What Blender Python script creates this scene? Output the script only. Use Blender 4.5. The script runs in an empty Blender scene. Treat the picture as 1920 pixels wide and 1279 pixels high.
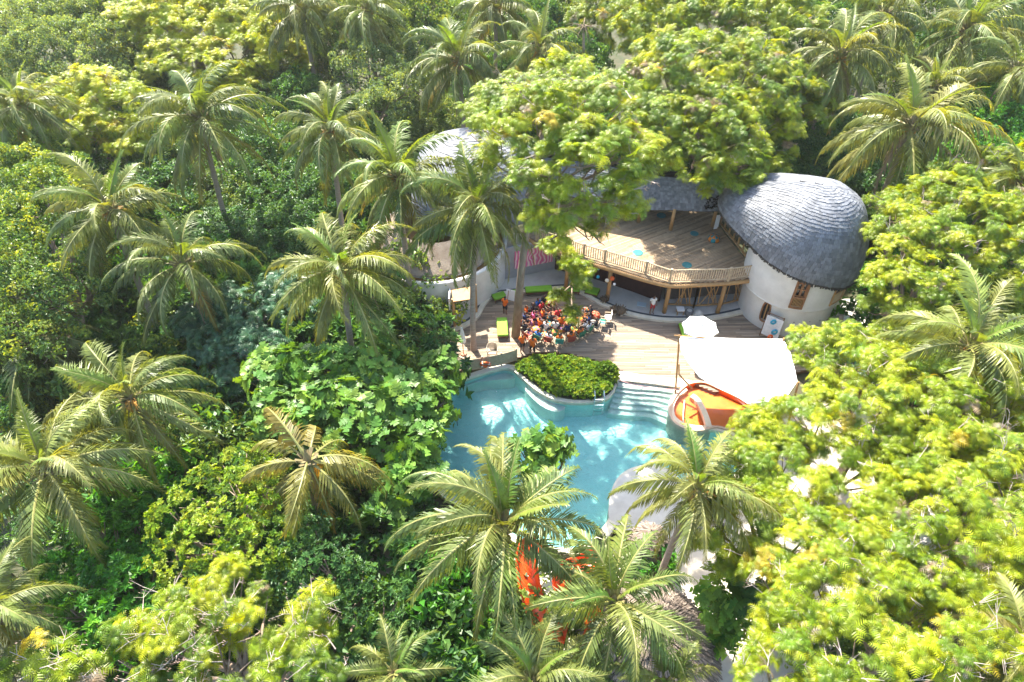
import bpy, bmesh, math, random
import numpy as np
from mathutils import Vector, Matrix, noise as mnoise
from mathutils.geometry import tessellate_polygon

sc = bpy.context.scene
col = sc.collection
R = math.radians
# ---------------------------------------------------------------- camera, sky, sun, exposure
CAM_H, PITCH, F = 31.0, R(44.0), 1280.0
SN, CS = math.sin(PITCH), math.cos(PITCH)
cam = bpy.data.cameras.new('camera'); camo = bpy.data.objects.new('camera', cam); col.objects.link(camo)
camo.location = (0, 0, CAM_H); camo.rotation_euler = (math.pi/2 - PITCH, 0, 0)
cam.sensor_width = 36.0; cam.lens = 24.0; cam.clip_start = 0.1; cam.clip_end = 3000
sc.camera = camo
SUN_AZ, SUN_EL = -26.0, 52.0      # degrees: azimuth from +Y towards +X
w = bpy.data.worlds.new('World'); sc.world = w; w.use_nodes = True
nt = w.node_tree; bg = nt.nodes['Background']
sky = nt.nodes.new('ShaderNodeTexSky'); sky.sky_type = 'NISHITA'; sky.sun_disc = False
sky.sun_elevation = R(SUN_EL); sky.sun_rotation = R(SUN_AZ); sky.air_density = 1.2; sky.dust_density = 2.0
nt.links.new(sky.outputs[0], bg.inputs[0]); bg.inputs[1].default_value = 0.15
sun = bpy.data.lights.new('sun', 'SUN'); suno = bpy.data.objects.new('sun', sun); col.objects.link(suno)
sun.energy = 5.0; sun.angle = R(0.53); sun.color = (1.0, 0.93, 0.80)
sd = Vector((math.sin(R(SUN_AZ))*math.cos(R(SUN_EL)), math.cos(R(SUN_AZ))*math.cos(R(SUN_EL)), math.sin(R(SUN_EL))))
suno.rotation_euler = sd.to_track_quat('Z', 'Y').to_euler(); suno.location = sd*60
sc.view_settings.view_transform = 'Standard'; sc.view_settings.look = 'None'
sc.view_settings.exposure = 1.92; sc.view_settings.gamma = 1.0; sc.view_settings.use_curve_mapping = False
sc.cycles.max_bounces = 8; sc.cycles.transparent_max_bounces = 12; sc.cycles.diffuse_bounces = 4
sc.cycles.transmission_bounces = 5; sc.cycles.caustics_refractive = False; sc.cycles.caustics_reflective = False

def at(px, py, z=0.0):
    u = (px-960)/F; v = (py-639.5)/F
    D = (CAM_H-z)/(SN+v*CS)
    return Vector((u*D, D*(CS-v*SN), z))
def ppm(px, py, z):              # photo pixels per metre there
    v = (py-639.5)/F
    return F*(SN+v*CS)/(CAM_H-z)
# ---------------------------------------------------------------- materials
MATS = {}
def nodes(name):
    m = bpy.data.materials.new(name); m.use_nodes = True
    return m, m.node_tree, m.node_tree.nodes['Principled BSDF']
def mat(name, c1, c2=None, rough=0.7, scale=3.0, bump=0.15, bscale=None, spec=0.4, stretch=(1,1,1), attr=False, metal=0.0, detail=6, obj_rand=0.0, trans=0.0, coord='Object'):
    if name in MATS: return MATS[name]
    m, t, b = nodes(name); N, L = t.nodes, t.links
    b.inputs['Roughness'].default_value = rough; b.inputs['Specular IOR Level'].default_value = spec; b.inputs['Metallic'].default_value = metal
    tc = N.new('ShaderNodeTexCoord'); mp = N.new('ShaderNodeMapping'); mp.inputs['Scale'].default_value = stretch
    L.new(tc.outputs[coord], mp.inputs[0])
    nz = N.new('ShaderNodeTexNoise'); nz.inputs['Scale'].default_value = scale; nz.inputs['Detail'].default_value = detail; nz.inputs['Roughness'].default_value = .6
    L.new(mp.outputs[0], nz.inputs['Vector'])
    rp = N.new('ShaderNodeMapRange'); rp.inputs['From Min'].default_value = .3; rp.inputs['From Max'].default_value = .7
    L.new(nz.outputs['Fac'], rp.inputs[0])
    mx = N.new('ShaderNodeMix'); mx.data_type = 'RGBA'; mx.inputs['A'].default_value = (*c1, 1); mx.inputs['B'].default_value = (*(c2 or c1), 1)
    L.new(rp.outputs[0], mx.inputs['Factor']); out = mx.outputs['Result']
    if attr:
        a = N.new('ShaderNodeAttribute'); a.attribute_name = 'tint'
        m2 = N.new('ShaderNodeMix'); m2.data_type = 'RGBA'; m2.blend_type = 'MULTIPLY'; m2.inputs['Factor'].default_value = 1
        L.new(out, m2.inputs['A']); L.new(a.outputs['Color'], m2.inputs['B']); out = m2.outputs['Result']
    if obj_rand:
        oi = N.new('ShaderNodeObjectInfo'); mr = N.new('ShaderNodeMapRange')
        mr.inputs['To Min'].default_value = 1-obj_rand; mr.inputs['To Max'].default_value = 1+obj_rand
        L.new(oi.outputs['Random'], mr.inputs[0]); hv = N.new('ShaderNodeHueSaturation'); L.new(mr.outputs[0], hv.inputs['Value'])
        L.new(out, hv.inputs['Color']); out = hv.outputs[0]
    L.new(out, b.inputs['Base Color'])
    if bump:
        nb = N.new('ShaderNodeTexNoise'); nb.inputs['Scale'].default_value = bscale or scale*4; nb.inputs['Detail'].default_value = 5
        L.new(mp.outputs[0], nb.inputs['Vector'])
        bp = N.new('ShaderNodeBump'); bp.inputs['Strength'].default_value = bump; bp.inputs['Distance'].default_value = .05
        L.new(nb.outputs['Fac'], bp.inputs['Height']); L.new(bp.outputs[0], b.inputs['Normal'])
    if trans:
        tr = N.new('ShaderNodeBsdfTranslucent'); L.new(out, tr.inputs[0]); ms = N.new('ShaderNodeMixShader'); ms.inputs[0].default_value = trans
        L.new(b.outputs[0], ms.inputs[1]); L.new(tr.outputs[0], ms.inputs[2]); L.new(ms.outputs[0], N['Material Output'].inputs[0])
    MATS[name] = m; return m
def leafmat(name, source='tint', trans=0.42, rough=0.42, spec=0.45, tcol=(1.75, 1.5, .28)):
    if name in MATS: return MATS[name]
    m, t, b = nodes(name); N, L = t.nodes, t.links
    if source == 'tint':
        a = N.new('ShaderNodeAttribute'); a.attribute_name = 'tint'; c = a.outputs['Color']
    else:
        a = N.new('ShaderNodeObjectInfo'); c = a.outputs['Color']
        tc = N.new('ShaderNodeTexCoord'); nz = N.new('ShaderNodeTexNoise'); nz.inputs['Scale'].default_value = 2.2; nz.inputs['Detail'].default_value = 3
        L.new(tc.outputs['Object'], nz.inputs['Vector'])
        hs = N.new('ShaderNodeHueSaturation'); mr = N.new('ShaderNodeMapRange'); mr.inputs['From Min'].default_value = .3; mr.inputs['From Max'].default_value = .7
        mr.inputs['To Min'].default_value = .7; mr.inputs['To Max'].default_value = 1.35
        L.new(nz.outputs['Fac'], mr.inputs[0]); L.new(mr.outputs[0], hs.inputs['Value'])
        mh = N.new('ShaderNodeMapRange'); mh.inputs['To Min'].default_value = .475; mh.inputs['To Max'].default_value = .52
        L.new(a.outputs['Random'], mh.inputs[0]); L.new(mh.outputs[0], hs.inputs['Hue'])
        L.new(c, hs.inputs['Color']); c = hs.outputs[0]
    L.new(c, b.inputs['Base Color']); b.inputs['Roughness'].default_value = rough; b.inputs['Specular IOR Level'].default_value = spec
    mu = N.new('ShaderNodeMix'); mu.data_type = 'RGBA'; mu.blend_type = 'MULTIPLY'; mu.inputs['Factor'].default_value = 1; mu.inputs['B'].default_value = (*tcol, 1)
    L.new(c, mu.inputs['A']); tr = N.new('ShaderNodeBsdfTranslucent'); L.new(mu.outputs['Result'], tr.inputs[0])
    ms = N.new('ShaderNodeMixShader'); ms.inputs[0].default_value = trans
    L.new(b.outputs[0], ms.inputs[1]); L.new(tr.outputs[0], ms.inputs[2]); L.new(ms.outputs[0], N['Material Output'].inputs[0])
    MATS[name] = m; return m

LEAF = leafmat('foliage_leaf'); GLOSSY = leafmat('glossy_leaf', rough=.42, spec=.35, trans=.36)
FROND = leafmat('palm_frond', 'obj', trans=.40, rough=.42, spec=.45, tcol=(1.75, 1.45, .35))
RACHIS = mat('palm_midrib', (.24,.25,.07), (.19,.17,.055), rough=.5, bump=0)
DEADF = mat('dry_frond', (.34,.25,.15), (.24,.17,.11), rough=.8, trans=.2)
BARK = mat('bark', (.17,.12,.085), (.28,.22,.17), rough=.9, scale=5, bump=.5, stretch=(1,1,.3))
PBARK = mat('palm_bark', (.26,.19,.15), (.40,.33,.28), rough=.9, scale=4, bump=.5, stretch=(.6,.6,5))
TWIG = mat('pale_twig', (.45,.38,.34), (.32,.26,.22), rough=.9)
NUT = mat('coconut_husk', (.42,.17,.03), (.30,.20,.04), rough=.5, scale=8, obj_rand=.3)
WHITEW = mat('white_render', (.74,.72,.68), (.60,.58,.54), rough=.85, scale=1.1, bump=.12, bscale=9)
CONC = mat('pale_concrete', (.56,.54,.50), (.44,.42,.39), rough=.85, scale=1.6, bump=.15, bscale=20)
COPE = mat('coping_cream', (.74,.68,.55), (.62,.55,.43), rough=.7, scale=2.5, bump=.1, bscale=25)
SAND = mat('coral_sand', (.52,.46,.38), (.66,.61,.54), rough=.95, scale=.7, bump=.5, bscale=9)
DRAIN = mat('dark_channel', (.045,.055,.07), (.08,.09,.1), rough=.4)
WOOD = mat('honey_wood', (.46,.27,.11), (.34,.19,.075), rough=.6, scale=3, bump=.3, stretch=(1,1,.25))
WOODD = mat('dark_wood', (.20,.10,.05), (.12,.06,.03), rough=.6, scale=4, bump=.3)
BAMBOO = mat('bamboo_pale', (.50,.40,.27), (.38,.29,.19), rough=.6, scale=6, bump=.2)
PLANK = mat('deck_board', (.33,.255,.185), (.235,.18,.13), rough=.75, scale=3.0, bump=.25, bscale=14, stretch=(.25,2,1), attr=True)
PLANKU = mat('upper_deck_board', (.40,.29,.18), (.30,.21,.125), rough=.75, scale=3.0, bump=.25, bscale=14, attr=True)
SHING = mat('grey_shingle', (.10,.11,.13), (.19,.20,.22), rough=.62, scale=2.2, bump=.5, bscale=18, attr=True, spec=.5)
SHINGO = mat('grey_shingle_piece', (.10,.11,.13), (.19,.20,.22), rough=.62, scale=2.2, bump=.5, bscale=18, obj_rand=.28, spec=.5)
UNDER = mat('roof_underlay', (.05,.045,.04), rough=.9)
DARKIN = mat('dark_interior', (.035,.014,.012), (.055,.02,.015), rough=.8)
THATCH = mat('brown_thatch', (.17,.13,.105), (.27,.22,.185), rough=.95, scale=3, bump=.9, bscale=30, stretch=(1,1,.3), attr=True)
METAL = mat('steel', (.55,.55,.56), rough=.25, metal=1, bump=0)
WINW = mat('window_wood', (.33,.16,.07), (.24,.11,.05), rough=.6, scale=4, bump=.3)
DMETAL = mat('dark_metal', (.06,.06,.065), rough=.4, bump=0)
CANVAS = mat('white_canvas', (.82,.82,.82), (.76,.77,.78), rough=.8, scale=.8, bump=.06, trans=.2)
LIME = mat('lime_mattress', (.19,.42,.02), (.15,.34,.02), rough=.7, scale=2, bump=.1)
ORANGE = mat('orange_tile', (.86,.23,.035), (.72,.15,.02), rough=.35, scale=1.5, bump=.1)
ORSL = mat('orange_slide', (.85,.10,.015), (.75,.07,.01), rough=.3, bump=0)
ORRING = mat('orange_ring', (.8,.13,.02), rough=.4, bump=0)
TEALP = mat('teal_paint', (.035,.16,.17), (.05,.2,.2), rough=.4)
PLASTICB = mat('blue_plastic', (.03,.33,.5), rough=.35, bump=0)
PLAINW = mat('white_paint', (.8,.8,.8), rough=.5, bump=.02)
SKIN = mat('skin', (.19,.10,.065), (.15,.08,.05), rough=.55, bump=0)
HAIR = mat('black_hair', (.012,.01,.009), rough=.5, bump=0)
def cloth(nm, c): return mat(nm, c, tuple(x*.8 for x in c), rough=.8, scale=8, bump=.1)
SH_OR = cloth('orange_cloth', (.85,.16,.015)); SH_DK = cloth('charcoal_cloth', (.025,.025,.035)); SH_BL = cloth('blue_cloth', (.02,.14,.5))
SH_RD = cloth('red_cloth', (.42,.02,.03)); SH_PK = cloth('pink_cloth', (.75,.12,.3)); SH_WH = cloth('white_cloth', (.75,.75,.75)); SH_NV = cloth('navy_cloth', (.02,.04,.14))
C_RED = cloth('brick_red_canvas', (.36,.07,.04)); C_GRN = cloth('green_canvas', (.03,.17,.09)); C_TEAL = cloth('teal_canvas', (.05,.28,.22)); C_GRY = cloth('grey_canvas', (.19,.20,.21)); C_WHT = cloth('pale_canvas', (.7,.7,.72))
P_OR = cloth('orange_panel', (.60,.19,.02)); P_TE = cloth('turquoise_panel', (.01,.20,.23)); P_PU = cloth('lilac_panel', (.24,.11,.28)); P_YE = cloth('yellow_panel', (.58,.31,.03)); P_RD = cloth('red_panel', (.42,.04,.015)); P_GN = cloth('green_panel', (.05,.22,.08)); P_PI = cloth('peach_panel', (.50,.19,.10)); P_GY = cloth('silver_panel', (.18,.19,.20))

# ---------------------------------------------------------------- helpers
ORG = {}
def tag(o, label=None, cat=None, group=None, kind=None):
    if label: o['label'] = label
    if cat: o['category'] = cat
    if group: o['group'] = group
    if kind: o['kind'] = kind
    return o
def empty(name, loc=(0,0,0), label=None, cat=None, group=None):
    o = bpy.data.objects.new(name, None); o.empty_display_size = .2; col.objects.link(o); o.location = loc
    ORG[o.name] = Vector(loc); return tag(o, label, cat, group)
def link(name, me, parent=None, org=None):
    o = bpy.data.objects.new(name, me); col.objects.link(o)
    if parent is not None:
        o.parent = parent; ORG[o.name] = ORG[parent.name].copy()
    else: ORG[o.name] = Vector((0,0,0))
    return o
class MB:
    def __init__(s): s.v = []; s.f = []; s.m = []
    def add(s, vs, fs, m=0):
        n = len(s.v); s.v += [tuple(p) for p in vs]; s.f += [tuple(i+n for i in f) for f in fs]; s.m += [m]*len(fs); return s
    def box(s, c, size, rz=0, m=0, mtx=None, taper=1.0):
        hx, hy, hz = [q/2 for q in size]
        vs = [Vector((sx*hx*(taper if sz > 0 else 1), sy*hy*(taper if sz > 0 else 1), sz*hz)) for sz in (-1,1) for sx, sy in ((-1,-1),(1,-1),(1,1),(-1,1))]
        M = mtx or Matrix.Rotation(rz, 4, 'Z'); c = Vector(c)
        return s.add([M @ v + c for v in vs], [(3,2,1,0),(4,5,6,7),(0,1,5,4),(1,2,6,5),(2,3,7,6),(3,0,4,7)], m)
    def bar(s, a, b, w, h=None, m=0):
        a, b = Vector(a), Vector(b); d = b-a
        if d.length < 1e-5: return s
        q = d.to_track_quat('Z', 'Y').to_matrix().to_4x4()
        return s.box((a+b)/2, (w, h or w, d.length), m=m, mtx=q)
    def tube(s, pts, rad, n=8, m=0, cap=True, closed=False):
        pts = [Vector(p) for p in pts]; k = len(pts)
        if not hasattr(rad, '__len__'): rad = [rad]*k
        vs = []; up = Vector((0,0,1)); prev = None
        for i, p in enumerate(pts):
            if closed: d = pts[(i+1) % k]-pts[i-1]
            else: d = pts[min(i+1, k-1)]-pts[max(i-1, 0)]
            d.normalize()
            a = (prev - d*prev.dot(d)) if prev is not None else d.orthogonal()
            if a.length < 1e-4: a = d.orthogonal()
            a.normalize(); prev = a; b = d.cross(a)
            for j in range(n):
                t = 2*math.pi*j/n; vs.append(p + (a*math.cos(t)+b*math.sin(t))*rad[i])
        fs = []
        for i in range(k if closed else k-1):
            i2 = (i+1) % k
            for j in range(n):
                fs.append((i*n+j, i*n+(j+1) % n, i2*n+(j+1) % n, i2*n+j))
        if cap and not closed: fs += [tuple(range(n-1,-1,-1)), tuple(range((k-1)*n, k*n))]
        return s.add(vs, fs, m)
    def lathe(s, c, prof, n=24, m=0, ax=None):
        c = Vector(c); vs = []
        for r, z in prof:
            for j in range(n):
                t = 2*math.pi*j/n; vs.append(c+Vector((r*math.cos(t), r*math.sin(t), z)))
        fs = [(i*n+j, i*n+(j+1) % n, (i+1)*n+(j+1) % n, (i+1)*n+j) for i in range(len(prof)-1) for j in range(n)]
        return s.add(vs, fs, m)
    def prism(s, poly, z0, z1, m=0, bottom=False):
        poly = [Vector((p[0], p[1], 0)) for p in poly]; n = len(poly)
        if sum(poly[i].x*poly[(i+1) % n].y-poly[(i+1) % n].x*poly[i].y for i in range(n)) < 0: poly.reverse()
        tri = tessellate_polygon([poly])
        def up(t):
            a, b, c = [poly[i] for i in t]
            return t if (b-a).cross(c-a).z > 0 else t[::-1]
        tri = [up(t) for t in tri]
        vs = [(p.x, p.y, z0) for p in poly]+[(p.x, p.y, z1) for p in poly]
        fs = [tuple(i+n for i in t) for t in tri]+[(i, (i+1) % n, (i+1) % n+n, i+n) for i in range(n)]
        if bottom: fs += [tuple(t[::-1]) for t in tri]
        return s.add(vs, fs, m)
    def strip(s, A, B, m=0):       # quads between two polylines
        k = len(A); vs = list(A)+list(B)
        return s.add(vs, [(i, i+1, k+i+1, k+i) for i in range(k-1)], m)
    def mesh(s, name, mats, off=(0,0,0), smooth=False):
        me = bpy.data.meshes.new(name); off = Vector(off)
        me.from_pydata([(x-off.x, y-off.y, z-off.z) for x, y, z in s.v], [], s.f)
        for m in (mats if isinstance(mats, (list, tuple)) else [mats]): me.materials.append(m)
        if len(me.materials) > 1: me.polygons.foreach_set('material_index', s.m)
        if smooth: me.polygons.foreach_set('use_smooth', [True]*len(s.f))
        me.update(); return me
    def build(s, name, mats, parent=None, smooth=False, org=None):
        if parent is not None: off = ORG[parent.name]
        else: off = Vector(org) if org is not None else Vector((0,0,0))
        o = link(name, s.mesh(name, mats, off, smooth), parent)
        if parent is None and org is not None: o.location = off; ORG[o.name] = off
        return o
def npmesh(name, V, Fc, nside, mats, tint=None, off=None, midx=None, smooth=False):
    """V (n,3), Fc (m,nside) ints; fast mesh; tint (n,3) per vertex"""
    V = np.asarray(V, np.float32)
    if off is not None: V = V-np.array(off, np.float32)
    me = bpy.data.meshes.new(name); me.vertices.add(len(V)); me.vertices.foreach_set('co', V.ravel())
    m = len(Fc); me.loops.add(m*nside); me.loops.foreach_set('vertex_index', np.asarray(Fc, np.int32).ravel())
    me.polygons.add(m); me.polygons.foreach_set('loop_start', np.arange(0, m*nside, nside, dtype=np.int32))
    me.polygons.foreach_set('loop_total', np.full(m, nside, np.int32))
    for mm in (mats if isinstance(mats, (list, tuple)) else [mats]): me.materials.append(mm)
    if midx is not None: me.polygons.foreach_set('material_index', np.asarray(midx, np.int32))
    me.polygons.foreach_set('use_smooth', np.full(m, smooth))
    if tint is not None:
        a = me.attributes.new('tint', 'FLOAT_COLOR', 'POINT')
        a.data.foreach_set('color', np.concatenate([tint, np.ones((len(tint), 1))], 1).astype(np.float32).ravel())
    me.update(calc_edges=True); return me
def cat_rom(pts, n=6, closed=True):
    pts = [Vector(p) for p in pts]; k = len(pts); out = []
    rng = range(k) if closed else range(k-1)
    for i in rng:
        p0 = pts[(i-1) % k] if closed or i > 0 else pts[0]; p1 = pts[i]; p2 = pts[(i+1) % k]
        p3 = pts[(i+2) % k] if closed or i+2 < k else pts[-1]
        for j in range(n):
            t = j/n; out.append(.5*((2*p1)+(p2-p0)*t+(2*p0-5*p1+4*p2-p3)*t*t+(3*p1-p0-3*p2+p3)*t**3))
    if not closed: out.append(pts[-1])
    return out
def pxp(lst, z=0): return [at(x, y, z) for x, y in lst]
def copy_tree(o, parent=None):
    c = o.copy(); col.objects.link(c); c.parent = parent
    if parent is not None: c.matrix_parent_inverse = o.matrix_parent_inverse
    for ch in [k for k in KIDS.get(o.name, [])]: copy_tree(ch, c)
    return c
KIDS = {}
def register(o):
    KIDS[o.name] = list(o.children)
    for c in o.children: register(c)
def offset_poly(poly, d):
    n = len(poly); out = []
    area = sum(poly[i].x*poly[(i+1) % n].y-poly[(i+1) % n].x*poly[i].y for i in range(n))
    sg = 1 if area > 0 else -1
    for i in range(n):
        t = (poly[(i+1) % n]-poly[i-1]); t.z = 0; t.normalize()
        out.append(poly[i]+Vector((t.y, -t.x, 0))*d*sg)
    return out
def scan(poly, y):
    xs = []; n = len(poly)
    for i in range(n):
        a, b = poly[i], poly[(i+1) % n]
        if (a.y > y) != (b.y > y): xs.append(a.x+(y-a.y)/(b.y-a.y)*(b.x-a.x))
    return sorted(xs)
def planks(name, poly, z, width, ang, material, parent, seed=0, thick=.035, tint=(1,1,1), maxlen=3.6):
    rnd = random.Random(seed); M = Matrix.Rotation(-ang, 3, 'Z'); Mi = Matrix.Rotation(ang, 3, 'Z')
    pl = [M @ Vector((p.x, p.y, 0)) for p in poly]; y0 = min(p.y for p in pl); y1 = max(p.y for p in pl)
    V = []; Fc = []; T = []
    y = y0+width/2
    while y < y1:
        xs = scan(pl, y)
        for a, b in zip(xs[::2], xs[1::2]):
            x = a
            while x < b-.02:
                L = min(rnd.uniform(maxlen*.55, maxlen), b-x)
                if b-x-L < .4: L = b-x
                n = len(V); g = .009; dz = rnd.uniform(-.003, .003)
                for zz in (z-thick, z+dz):
                    for xx, yy in ((x+g, y-width/2+g), (x+L-g, y-width/2+g), (x+L-g, y+width/2-g), (x+g, y+width/2-g)):
                        p = Mi @ Vector((xx, yy, 0)); V.append((p.x, p.y, zz))
                Fc += [(n+4,n+5,n+6,n+7),(n,n+1,n+5,n+4),(n+1,n+2,n+6,n+5),(n+2,n+3,n+7,n+6),(n+3,n,n+4,n+7)]
                k = rnd.uniform(.66, 1.25); h = rnd.uniform(-.04, .04)
                T += [(k*(1+h)*tint[0], k*tint[1], k*(1-h)*tint[2])]*8
                x += L
        y += width
    me = npmesh(name, V, Fc, 4, material, np.array(T), off=ORG[parent.name])
    o = link(name, me, parent); o['kind'] = 'stuff'; return o
# ---------------------------------------------------------------- foliage
def rot_from_z(Z, ang):
    """frames (n,3,3) columns X,Y,Z"""
    Z = Z/np.linalg.norm(Z, axis=1, keepdims=True)
    ref = np.where(np.abs(Z[:, 2:3]) > .9, np.array([[1., 0, 0]]), np.array([[0, 0, 1.]]))
    X = np.cross(ref, Z); X /= np.linalg.norm(X, axis=1, keepdims=True); Y = np.cross(Z, X)
    c, s = np.cos(ang)[:, None], np.sin(ang)[:, None]
    X2 = X*c+Y*s; Y2 = -X*s+Y*c
    return np.stack([X2, Y2, Z], axis=2)
def kite_leaf(L, W, fold=.25, droop=.15):
    return np.array([[0,0,0],[L*.45,W/2,W*fold],[L,0,-L*droop],[L*.45,-W/2,W*fold]]), np.array([[0,1,2],[0,2,3]])
def cluster_kites(rng, n, rad, L, W, flat=.7, rosette=False):
    V = []; Fc = []; lv, lf = kite_leaf(L, W)
    if rosette:
        nr = max(1, n//9)
        for r in range(nr):
            a = rng.uniform(0, 6.28); rr = rad*math.sqrt(rng.uniform(0, 1)); cx, cy = rr*math.cos(a), rr*math.sin(a)
            cz = math.sqrt(max(0, 1-(rr/rad)**2*.8))*rad*flat*.8+rng.uniform(-.08, .08)
            for k in range(9):
                t = k*2.4+rng.uniform(-.2, .2); el = R(rng.uniform(5, 55)); s = rng.uniform(.75, 1.15)
                M = np.array(Matrix.Rotation(t, 3, 'Z') @ Matrix.Rotation(-el, 3, 'Y'))
                V.append((lv*s) @ M.T+[cx, cy, cz]); Fc.append(lf)
    else:
        for k in range(n):
            d = rng.normal(size=3); d[2] = abs(d[2])*.9+.05 if rng.random() < .8 else -abs(d[2])*.4; d /= np.linalg.norm(d)
            r = rad*rng.uniform(.6, 1.0)
            p = d*[r, r, r*flat]
            N = d+rng.normal(size=3)*.55+[0, 0, .35]
            Fm = rot_from_z(N[None], np.array([rng.uniform(0, 6.28)]))[0]
            V.append((lv*rng.uniform(.7, 1.2)) @ Fm.T+p); Fc.append(lf)
    out = []; n0 = 0; F2 = []; lid = []
    for i, (v, f) in enumerate(zip(V, Fc)):
        out.append(v); F2.append(f+n0); n0 += len(v); lid += [i]*len(v)
    return np.concatenate(out), np.concatenate(F2), np.array(lid)
def cluster_spray(rng, rad=.5, npin=8, pairs=8, wid=.05):
    """feathery bipinnate leaves radiating from a twig end, drooping outward"""
    V = []; Fc = []; lid = []; n0 = 0
    for k in range(npin):
        t = k*2*math.pi/npin+rng.uniform(-.4, .4); el = rng.uniform(-.15, .75); L = rad*rng.uniform(.7, 1.2)
        p0 = np.array([0, 0, 0.]); 
        for j in range(pairs):
            s = (j+1)/pairs; a = el-1.15*s*s
            p = p0+np.array([math.cos(t)*math.cos(a), math.sin(t)*math.cos(a), math.sin(a)])*L/pairs
            side = np.array([-math.sin(t), math.cos(t), 0]); fw = (p-p0)/np.linalg.norm(p-p0)
            ll = rad*.42*math.sin(math.pi*(.16+.8*s))
            for sg in (-1, 1):
                tip = p+side*sg*ll+fw*ll*.35+np.array([0, 0, -ll*rng.uniform(.1, .45)])
                V += [p0+(p-p0)*.1, p0+fw*wid*1.25, tip]; Fc.append([n0, n0+1, n0+2]); lid += [k]*3; n0 += 3
            p0 = p
    return np.array(V), np.array(Fc), np.array(lid)
def lobed_leaf(L, rng):
    """deeply cut breadfruit leaf, folded on its midrib and drooping"""
    xs = np.linspace(.08, 1, 9); V = []; 
    for i, x in enumerate(xs):
        V.append([x*L, 0, -.22*L*x*x])
    nv = len(V); Fc = []
    for sg in (-1, 1):
        for i in range(4):
            x0, x1 = i*2, i*2+2
            ww = L*.40*math.sin(math.pi*(.2+.2*i))+.02; x = xs[x0]+.17
            b = len(V); V.append([min(x, 1.02)*L+.05*L, sg*ww, -.22*L*x*x+ww*.25-.1*L]); Fc.append([x0, x1, b][::sg])
            V.append([(x-.14)*L, sg*ww*.72, -.22*L*x*x+ww*.2]); Fc.append([x0, b, b+1][::sg])
    return np.array(V), np.array(Fc)
def cluster_lobed(rng, L=.5, n=8):
    V = []; Fc = []; lid = []; n0 = 0; lv, lf = lobed_leaf(L, rng)
    for k in range(n):
        t = k*2.4+rng.uniform(-.3, .3); el = rng.uniform(.0, .8); s = rng.uniform(.75, 1.15)
        M = np.array(Matrix.Rotation(t, 3, 'Z') @ Matrix.Rotation(-el, 3, 'Y'))
        v = (lv*s+[.06, 0, 0]) @ M.T+[0, 0, .1*rng.random()]
        V.append(v); Fc.append(lf+n0); lid += [k]*len(v); n0 += len(v)
    return np.concatenate(V), np.concatenate(Fc), np.array(lid)
def cluster_strap(rng, L=.9, n=26):
    V = []; Fc = []; lid = []; n0 = 0
    for k in range(n):
        t = k*2.4; e0 = rng.uniform(.1, 1.35); s = L*rng.uniform(.7, 1.1); w = .035
        side = np.array([-math.sin(t), math.cos(t), 0]); p = np.zeros(3); row = []
        for j in range(5):
            a = e0-1.5*(j/4)**1.5; row.append((p.copy(), w*(1-(j/4)**2*.9)))
            p = p+np.array([math.cos(t)*math.cos(a), math.sin(t)*math.cos(a), math.sin(a)])*s/4
        for q, ww in row: V += [q-side*ww, q+side*ww]; lid += [k]*2
        for j in range(4):
            b = n0+j*2; Fc += [[b, b+2, b+3], [b, b+3, b+1]]
        n0 += 10
    return np.array(V), np.array(Fc), np.array(lid)
def sample_shell(blobs, dens, rng, zbias=.25, flat=.8, inner=.12):
    P = []; Nn = []
    B = np.array([[b[0], b[1], b[2], b[3]] for b in blobs])
    for bi, (x, y, z, r) in enumerate(B):
        n = max(4, int(4*math.pi*r*r*.72*dens))
        d = rng.normal(size=(n, 3)); d[:, 2] += zbias*1.2; d /= np.linalg.norm(d, axis=1, keepdims=True)
        d = d[(d[:, 2] > -.5)]
        # lumpy radius
        ph = rng.uniform(0, 6.28, 6); az = np.arctan2(d[:, 1], d[:, 0]); el = np.arcsin(np.clip(d[:, 2], -1, 1))
        lump = 1+.10*np.sin(3*az+ph[0])+.08*np.sin(5*az+4*el+ph[1])+.07*np.sin(8*el+ph[2]+2*az)
        rr = r*lump*np.where(rng.random(len(d)) < inner, rng.uniform(.5, .85, len(d)), rng.uniform(.88, 1.05, len(d)))
        p = d*rr[:, None]*[1, 1, flat]+[x, y, z]
        keep = np.ones(len(p), bool)
        for bj, (x2, y2, z2, r2) in enumerate(B):
            if bj == bi: continue
            q = (p-[x2, y2, z2])/[1, 1, flat]; keep &= (np.linalg.norm(q, axis=1) > r2*.82)
        P.append(p[keep]); Nn.append(d[keep])
    return np.concatenate(P), np.concatenate(Nn)
TPL = {}
def templates(kind):
    if kind in TPL: return TPL[kind]
    rng = np.random.default_rng(hash(kind) % 1000 if False else sum(map(ord, kind))); out = []
    for k in range(8):
        if kind == 'feather': out.append(cluster_spray(rng, .52, 8, 7))
        elif kind == 'fern': out.append(cluster_spray(rng, .6, 6, 6, .09))
        elif kind == 'small': out.append(cluster_kites(rng, 46, .42, .19, .115))
        elif kind == 'medium': out.append(cluster_kites(rng, 36, .42, .25, .15, rosette=False))
        elif kind == 'rosette': out.append(cluster_kites(rng, 54, .5, .27, .13, rosette=True))
        elif kind == 'lime': out.append(cluster_kites(rng, 54, .34, .15, .085, rosette=True))
        elif kind == 'lobed': out.append(cluster_lobed(rng, .55, 8))
        elif kind == 'strap': out.append(cluster_strap(rng))
        elif kind == 'hedge': out.append(cluster_kites(rng, 27, .22, .13, .09, rosette=True))
    TPL[kind] = out; return out
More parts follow.
